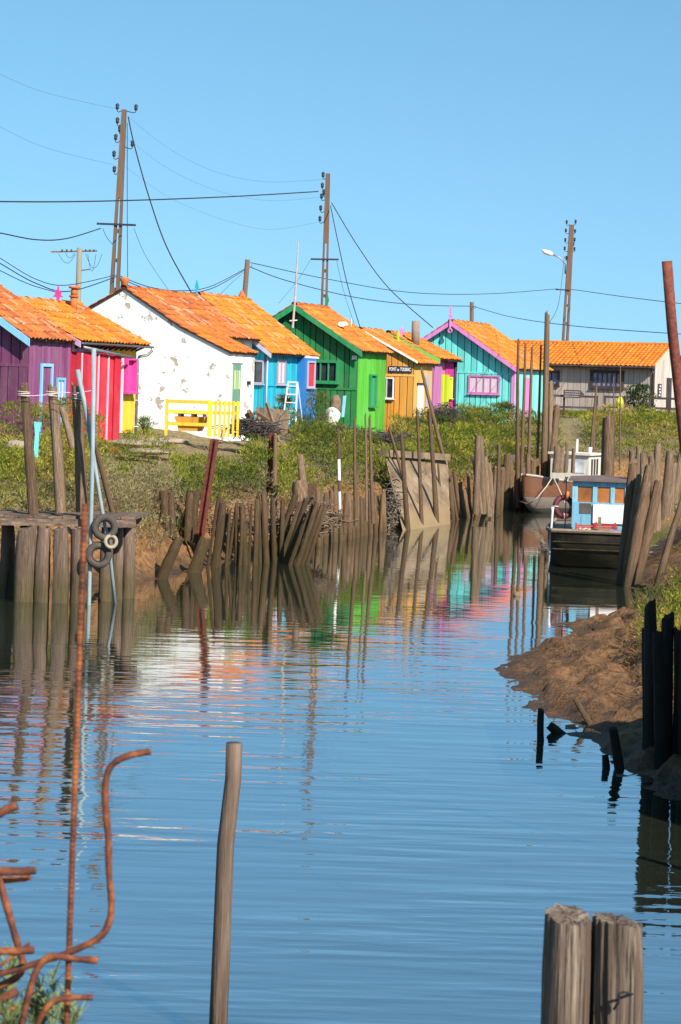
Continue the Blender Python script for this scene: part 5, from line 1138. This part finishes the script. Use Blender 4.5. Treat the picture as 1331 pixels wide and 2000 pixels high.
for k in range(8): MB().box(3.36-3.1,3.41-3.1,13.3-13,16.1-13,.35+k*.25,.35+k*.25+.24).build('side_plank', M_BEAM, wh)
for k in range(8): MB().box(3.42-3.1,5.8-3.1,16.02-13,16.07-13,.35+k*.25,.35+k*.25+.24).build('end_plank', M_BEAM, wh)
for k in range(9): MB().box(0,2.8,13.2-13+k*.32,13.2-13+k*.32+.30,2.36,2.41).build('deck_plank', M_BEAM, wh)

# ------------------------------------------------------------------ foreground: rusty bars, stake, split pile
def bar(label, pts, r, d, mat=None, rib=False, name='bent_rebar'):
    ps = [P(x, y, d+(dd[0] if dd else 0)) for x, y, *dd in pts]; out = []; n = len(ps)
    for i in range(n-1):
        p0, p1, p2, p3 = ps[max(i-1,0)], ps[i], ps[i+1], ps[min(i+2,n-1)]
        for k in range(6):
            t = k/6; out.append(.5*((2*p1)+(p2-p0)*t+(2*p0-5*p1+4*p2-p3)*t*t+(3*p1-p0-3*p2+p3)*t*t*t))
    out.append(ps[-1]); rs_ = [r*random.uniform(.9,1.1) for _ in out]
    if rib:
        L = (out[-1]-out[0]).length; nn = int(L/.0042); out = [out[0].lerp(out[-1], k/nn) for k in range(nn+1)]; rs_ = [r*(1.08 if k % 3 == 0 else .95) for k in range(nn+1)]
    return tag(MB().tube(out, rs_, 8).build(name, mat or M_RUST, None, not rib), label, 'bar', 'rusty reinforcing bars')
FD = 5.0
bar('tall straight ribbed reinforcing bar crossing the water', [(166,984),(128,2060)], .0076, FD, rib=True, name='ribbed_rebar')
bar('rusty bar bent into a tall hook before the water', [(295,1468),(258,1474),(226,1488),(210,1512),(206,1560),(212,1640),(213,1700),(218,1765),(212,1805),(190,1834),(130,1862),(60,1885),(0,1902),(-90,1925)], .0082, FD-.05)
bar('rusty bar curving to a level end just under the hooked bar', [(191,1876),(140,1872),(100,1868),(76,1888),(60,1930),(44,2000),(38,2060)], .0085, FD-.1)
bar('lowest rusty bar arching to the water side', [(181,1948),(125,1950),(98,1962),(78,1990),(66,2030),(60,2070)], .0075, FD-.05)
bar('rusty bar descending from the edge and curling back', [(-20,1650),(0,1722),(22,1800),(38,1855),(45,1882),(36,1906),(0,1926),(-50,1945)], .009, FD)
bar('thick level rusty bar end, upper of two', [(-60,1700),(30,1702),(70,1700)], .0105, FD)
bar('thinner level rusty bar end, lower of two', [(-60,1722),(30,1718),(60,1713)], .0075, FD+.05)
bar('orange rusty bar tip pointing up at the edge', [(-60,1625),(0,1588),(33,1573)], .011, FD)
bar('flaking level rusty bar by the curl', [(-60,1858),(20,1858),(67,1855)], .0095, FD-.1)
bar('thin rusty wire crossing the curl', [(-40,1915),(20,1872),(58,1842)], .004, FD-.1)
bar('short orange bar tip low at the edge', [(-50,1985),(0,1953),(34,1936)], .010, FD-.1)
bar('short dark bar tip just above the bottom', [(-50,1985),(0,1977),(30,1968)], .0065, FD-.1)
tag(MB().tube([P(1303,510,17.5), P(1313,640,17.5), P(1330,800,17.5), P(1352,1000,17.5), P(1425,1680,17.5)], .045, 10).build('rusty_pole', M_RUSTRED, None, True), 'blurred rusty steel pole slanting up at the picture edge', 'pole')
sk = tag(MB().tube([P(419,2180,12.9), P(433,1850,12.9), P(441,1650,12.9), P(456,1520,12.9), P(458,1451,12.9)], [.06,.057,.054,.051,.051], 12).build('slim_stake', wood('slim_stake_wood', (.19,.13,.095), (.32,.24,.18), sc=(9,9,.7), scale=1.6, crack=.25), None, True), 'slim smooth brown stake standing alone in the near water', 'stake')
# the split pile
fp = P(1158, 2000, 6.3); pr_ = thing('split_pile', 'weathered timber pile split down the middle with a rusty hook', 'pile', (fp.x, fp.y, 0))
M_SPLIT = wood('split_pile_wood', (.155,.11,.082), (.38,.30,.225), sc=(9,9,.5), scale=2.6, crack=.95)
def half(cx0, cx1, top, lean, seed, cols=18):
    """one half of the split pile: fluted round stake, ragged top"""
    r_ = random.Random(seed); m = MB(); n = 40; rings = 16; vs = []
    cx = (cx0+cx1)/2; rx = (cx1-cx0)/2; ry = rx*1.25; fl = [r_.uniform(-.018,.018)+.05*math.sin(3*k*2*math.pi/n+seed)+(-.11 if r_.random() < .13 else 0) for k in range(n)]; tp_ = [r_.uniform(-.008,.004)+.012*math.cos(2*math.pi*k/n+seed) for k in range(n)]
    for i in range(rings):
        z = top*i/(rings-1)
        for k in range(n):
            an = 2*math.pi*k/n; q = 1+fl[k]*(.5+.5*i/(rings-1))+.03*math.sin(z*5+k)
            if i == rings-1: q *= .93
            vs.append((cx+lean*(top-z)+rx*q*math.cos(an), ry*q*math.sin(an), z+(tp_[k] if i == rings-1 else 0)))
    fs = [(i*n+k, i*n+(k+1) % n, (i+1)*n+(k+1) % n, (i+1)*n+k) for i in range(rings-1) for k in range(n)]
    c = len(vs); vs.append((cx, 0, top-.012)); fs += [((rings-1)*n+k, (rings-1)*n+(k+1) % n, c) for k in range(n)]
    m.add(vs, fs); return m.build('split_half', M_SPLIT, pr_)
zt = P(1110, 1785, 6.3).z; zt2 = P(1205, 1795, 6.3).z
half(P(1064,1800,6.3).x-fp.x, P(1157,1800,6.3).x-fp.x, zt, .0, 4); MB().box(P(1128,1800,6.3).x-fp.x, P(1180,1800,6.3).x-fp.x, .01, .05, 0, zt-.035).build('gap_shade_core', M_DARKWOOD, pr_); half(P(1153,1800,6.3).x-fp.x, P(1254,1800,6.3).x-fp.x, zt2, .03, 9)  # dark core box puts the shade of the split into its colour
ry_ = -.105
MB().tube([(P(1190,1950,6.3).x-fp.x, ry_-.005, P(1190,1950,6.3).z), (P(1197,1935,6.3).x-fp.x, ry_-.02, P(1197,1935,6.3).z), (P(1198,1915,6.3).x-fp.x, ry_-.03, P(1198,1915,6.3).z), (P(1207,1911,6.3).x-fp.x, ry_-.035, P(1207,1911,6.3).z), (P(1235,1930,6.3).x-fp.x, ry_+.04, P(1235,1930,6.3).z)], .004, 6).build('hook', M_WIRE, pr_)

# ------------------------------------------------------------------ vegetation
PX_D = [(-200,51.5),(55,51.5),(60,55),(215,56.5),(270,63.5),(447,64),(500,69.5),(600,73.5),(620,75),(698,75.3),(760,78.5),(810,79.2),(850,82),(890,86),(900,89.5),(1005,89.8),(1068,96),(1075,109),(1500,110.5)]
CLEAR = [(200,345,49), (300,490,52.0), (480,575,58.5), (590,770,66.5)]     # trodden ground and things lying in front of the huts
def keep(x, y):
    px = CX+F*x/y; dm = np.interp(px, [p for p, _ in PX_D], [d for _, d in PX_D]); ok = (px > -190) & (px < 1530) & (y < dm-.15)
    for (p0, p1, yy) in CLEAR: ok &= ~((px > p0) & (px < p1) & (y > yy))
    for (loc, a, x0, x1, y0, y1) in HUTS:
        dx, dy = x-loc[0], y-loc[1]; lx = dx*math.cos(a)-dy*math.sin(a); ly = dx*math.sin(a)+dy*math.cos(a)
        ok &= ~((lx > x0-.15) & (lx < x1+.12) & (ly > y0-.15) & (ly < y1+.15))
    return ok, px
def tufts(pos, R, Ht, tint, blades, ln, wd, up=.55):
    """bushy clumps of small leaves: pos n x 3, R spread, Ht height, tint n x 3"""
    n = len(pos); N = n*blades; idx = np.repeat(np.arange(n), blades)
    th = RNG.uniform(0, 2*np.pi, N); rad = np.sqrt(RNG.uniform(0, 1, N)); hz = RNG.uniform(0, 1, N)**.8
    prof = np.sqrt(np.clip(1-(hz*.92)**2, 0, 1))
    base = pos[idx]+np.stack([np.cos(th)*rad*prof*R[idx], np.sin(th)*rad*prof*R[idx], hz*Ht[idx]], 1)
    d = np.stack([np.cos(th)*rad*.9+RNG.normal(0,.45,N), np.sin(th)*rad*.9+RNG.normal(0,.45,N), up+RNG.normal(.25,.35,N)], 1); d /= np.linalg.norm(d, axis=1)[:,None]
    sd = np.cross(d, RNG.normal(0,1,(N,3))); sd /= np.linalg.norm(sd, axis=1)[:,None]+1e-9
    l = ln*RNG.uniform(.6,1.4,N)[:,None]; w = wd*RNG.uniform(.7,1.3,N)[:,None]
    v = np.stack([base-sd*w/2, base+sd*w/2, base+d*l+sd*w*.15], 1).reshape(-1,3)
    c = np.clip(tint[idx]*RNG.uniform(.7,1.3,(N,1)), 0, .9); c = np.repeat(c, 3, 0)
    return v, np.arange(N*3).reshape(-1,3), c
PAL = np.array([(.055,.085,.014),(.105,.14,.020),(.175,.195,.028),(.24,.24,.036),(.13,.16,.024),(.30,.275,.05),(.27,.18,.05),(.35,.29,.08)])
STRAW = np.array([(.26,.23,.08),(.17,.18,.04),(.13,.16,.03),(.33,.28,.12),(.15,.15,.04)])
PALE = np.array([(.27,.23,.105),(.33,.285,.145),(.21,.20,.075),(.30,.235,.11)])
def mounds(x, y, cell, seed):
    """shrub domes: height of the nearest domes, its identity and how far up the dome a point lies"""
    best = np.zeros(len(x)); who = np.full(len(x), -1.0); cx, cy = np.floor(x/cell).astype(np.int64), np.floor(y/cell).astype(np.int64)
    for ox in (-1, 0, 1):
        for oy in (-1, 0, 1):
            ix, iy = cx+ox, cy+oy; mx = (ix+.15+.7*hash2(ix, iy, seed))*cell; my = (iy+.15+.7*hash2(ix, iy, seed+1))*cell
            R = cell*(.38+.50*hash2(ix, iy, seed+2)); Hh = R*(.55+1.0*hash2(ix, iy, seed+3))*(hash2(ix, iy, seed+4) > .12)
            q = 1-((x-mx)**2+(y-my)**2)/R**2; hh = np.where(q > 0, Hh*np.sqrt(np.clip(q, 0, 1)), 0); w = hh > best
            best = np.where(w, hh, best); who = np.where(w, hash2(ix, iy, seed+6), who)
    return best, who
def scatter(name, label, xs, ys, step, fn, blades, ln, wd, big=1.0, cell=.95, edge=.42):
    gx_, gy_ = np.meshgrid(np.arange(*xs, step), np.arange(*ys, step)); x = gx_.ravel()+RNG.uniform(-.5,.5,gx_.size)*step; y = gy_.ravel()+RNG.uniform(-.5,.5,gy_.size)*step
    ok, px = keep(x, y); x, y, px = x[ok], y[ok], px[ok]; e, idx = channel(x, y); z = ground_z(x, y)
    sel = fn(x, y, e, idx, z, px); x, y, z, e, idx, px = (a_[sel] for a_ in (x, y, z, e, idx, px))
    dome, who = mounds(x, y, cell, 31); d2, w2 = mounds(x+31.7, y+17.3, cell*.55, 77); small = d2 > dome; dome = np.maximum(dome, d2*.9); who = np.where(small, w2, who)
    low = np.clip(1-(z-2.05)/.5, .25, 1); dome = dome*np.clip((e-.2)/.7, .45, 1)*big*low
    n2 = vnoise(x*1.7, y*1.4, 111); flat = dome < .05
    R = step*(.75+.5*n2); Ht = np.where(flat, .08+.14*n2, .13+.12*n2)*big*np.clip(low+.2, .5, 1)
    zone = fbm(x*.30+9, y*.26, 151)
    ci = np.clip((np.where(who < 0, .7, who)*.75+zone*.75-.40)*len(PAL)+RNG.normal(0,.7,len(x)), 0, len(PAL)-1).astype(int); t = PAL[ci]*np.array((1.24,1.19,.95))
    t[flat] = STRAW[RNG.integers(0, len(STRAW), flat.sum())]
    nook = (px > 205) & (px < 350); pale = (e < np.where(nook, 2.0, .9)+1.0*(zone-.45)+.4*(who-.5)) & (e > edge) & (zone > np.where(nook, .1, .52)); t[pale] = PALE[RNG.integers(0, len(PALE), pale.sum())]
    v, f, c = tufts(np.stack([x, y, z-.03+dome*.92], 1), R, Ht, t, blades, ln, wd)
    d3 = ~flat; xi, yi = x[d3], y[d3]                      # stems and inner leaves below the shell
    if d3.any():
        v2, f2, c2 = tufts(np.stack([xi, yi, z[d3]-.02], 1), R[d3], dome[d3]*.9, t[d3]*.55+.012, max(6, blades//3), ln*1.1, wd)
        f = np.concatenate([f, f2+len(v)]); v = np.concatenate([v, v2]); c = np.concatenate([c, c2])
    return tag(link(name, np_mesh(name, v, f, False, c), M_LEAF), label, 'ground cover', None, 'stuff')
def bare(x, y): return fbm(x*.42+7, y*.33, 201)
scatter('bank_scrub', 'olive green salt marsh scrub covering the near left bank', (-15,3.5), (37,56), .215, lambda x,y,e,i,z,px: (i < NL-1) & (e > np.where(px < 400, .5, .62)) & (bare(x,y) > .15) & ~((px > 225) & (px < 335) & (y > 51)), 30, .095, .022, 1.1, 1.3)
scatter('bank_scrub', 'olive green scrub along the bank below the huts', (-13,9), (56,83), .27, lambda x,y,e,i,z,px: (i < NL-1) & (e > .62) & (bare(x,y) > .18) & ~((px > 215) & (px < 345) & (y < 64)) & (e < 19), 26, .11, .026, 1.0, 1.1)
scatter('bank_scrub', 'sunlit scrub spreading before the turquoise and greige huts', (3,26), (68,111), .36, lambda x,y,e,i,z,px: (e > 1.0) & ((i < NL-1) | (y > 72)) & (bare(x*.8,y*.8) > .34) & ~((px > 1085) & (px < 1140) & (y > 78) & (bare(x,y) < .58)), 22, .14, .034, 1.0, 1.4)
scatter('bank_scrub', 'green scrub on the right bank behind the mooring posts', (5,19), (37,73), .30, lambda x,y,e,i,z,px: (i >= NL-1) & (e > 1.0) & (bare(x,y) > .36), 26, .11, .026)
scatter('bank_scrub', 'glossy tussocks on the mud bank by the shaded piles', (2.2,8.6), (22,39), .155, lambda x,y,e,i,z,px: (i >= NL-1) & (((e > 1.9) & (bare(x*1.2,y*1.2) > .40)) | ((e > 1.25) & (bare(x*1.6,y*1.6) > .62))), 30, .07, .017, .9, .75)
def bush(name, label, c, R, Ht, n, pal, ln, wd, blades=30, stem=True):
    root = thing(name, label, 'shrub', c); pos = []
    for k in range(n):
        an = random.uniform(0, 6.28); h_ = random.random()**.8; rr = R*math.sqrt(random.random())*(1-.5*h_*h_); pos.append((rr*math.cos(an), rr*math.sin(an), Ht*h_*.82))
    pos = np.array(pos); t = np.array(pal)[RNG.integers(0, len(pal), n)]
    v, f, c2 = tufts(pos, np.full(n, R*.34), np.full(n, Ht*.24), t, blades, ln, wd); link('crown', np_mesh('crown', v, f, False, c2), M_LEAF, root)
    if stem:
        m = MB()
        for k in range(7): an = k*.9; m.tube([(0,0,-.1), (R*.25*math.cos(an), R*.25*math.sin(an), Ht*.35), (R*.6*math.cos(an), R*.6*math.sin(an), Ht*.75)], [.03,.02,.008], 5)
        m.build('trunk', M_STAKE, root)
DK = [(.03,.06,.018),(.05,.085,.025),(.075,.11,.035),(.04,.065,.03)]; MG = [(.10,.13,.03),(.14,.155,.04),(.075,.10,.025),(.20,.15,.05)]
bush('shrub', 'dark glossy round shrub against the greige wall', gp(1248, 812, 106.5), .95, 1.55, 46, DK, .15, .07)
bush('shrub', 'loose olive bush filling the gap between blue and green huts', gp(622, 835, 72), .6, 1.25, 46, MG, .13, .022)
bush('shrub', 'leafy bush growing up through the white step ladder', gp(556, 828, 69.8), .45, .95, 22, MG, .12, .03)
bush('shrub', 'green tuft sprouting at the downpipe foot', gp(283, 843, 60), .35, .38, 14, [(.10,.17,.03),(.14,.20,.04)], .16, .016)
bush('shrub', 'straggly bush along the foot of the turquoise gable', gp(925, 822, 87.5), 1.0, .55, 34, MG, .15, .03)
bush('shrub', 'dark bush at the foot of the turquoise corner', gp(990, 815, 87.5), 0.8, .6, 26, MG+DK[2:], .15, .03)
bush('shrub', 'low bush before the ochre side door', gp(812, 842, 76.5), .9, .45, 26, MG, .15, .03)
# sprigs in the near corner
def sprig(label, px, py, d, hgt, n, seed):
    r_ = random.Random(seed); b_ = P(px, py, d); m = MB()
    for k in range(n):
        an = r_.uniform(0, 6.28); tip = Vector((math.cos(an)*hgt*.35*r_.random(), math.sin(an)*hgt*.3*r_.random(), hgt*r_.uniform(.6,1))); m.tube([(0,0,0), tip*.5+Vector((0,0,.02)), tip], [.003,.0024,.001], 4)
        for j in range(26):
            f_ = .25+.75*r_.random(); p_ = tip*f_; q_ = p_+Vector((r_.gauss(0,.02), r_.gauss(0,.02), r_.uniform(.01,.05))); s_ = Vector((.0022,.001,0)); m.add([p_-s_, p_+s_, q_+s_*.4, q_-s_*.4], [(0,1,2,3)])
    root = tag(m.build('samphire_sprig', solid('sprig_green', (.16,.20,.075), .7, .35, 30), recalc=False), label, 'plant', 'sprigs among the rusty bars'); root.location = b_; return root
sprig('pale sprig rising beside the straight ribbed bar', 104, 2020, 5.15, .17, 4, 1); sprig('bushy sprig at the foot of the ribbed bar', 128, 2030, 5.2, .10, 5, 2); sprig('sprig behind the curled bar at the edge', 15, 2000, 5.1, .2, 4, 3); sprig('dense sprig low in the corner', 20, 2040, 4.9, .10, 7, 4)
sprig('small sprig between the two low bars', 75, 2030, 5.2, .12, 8, 5)
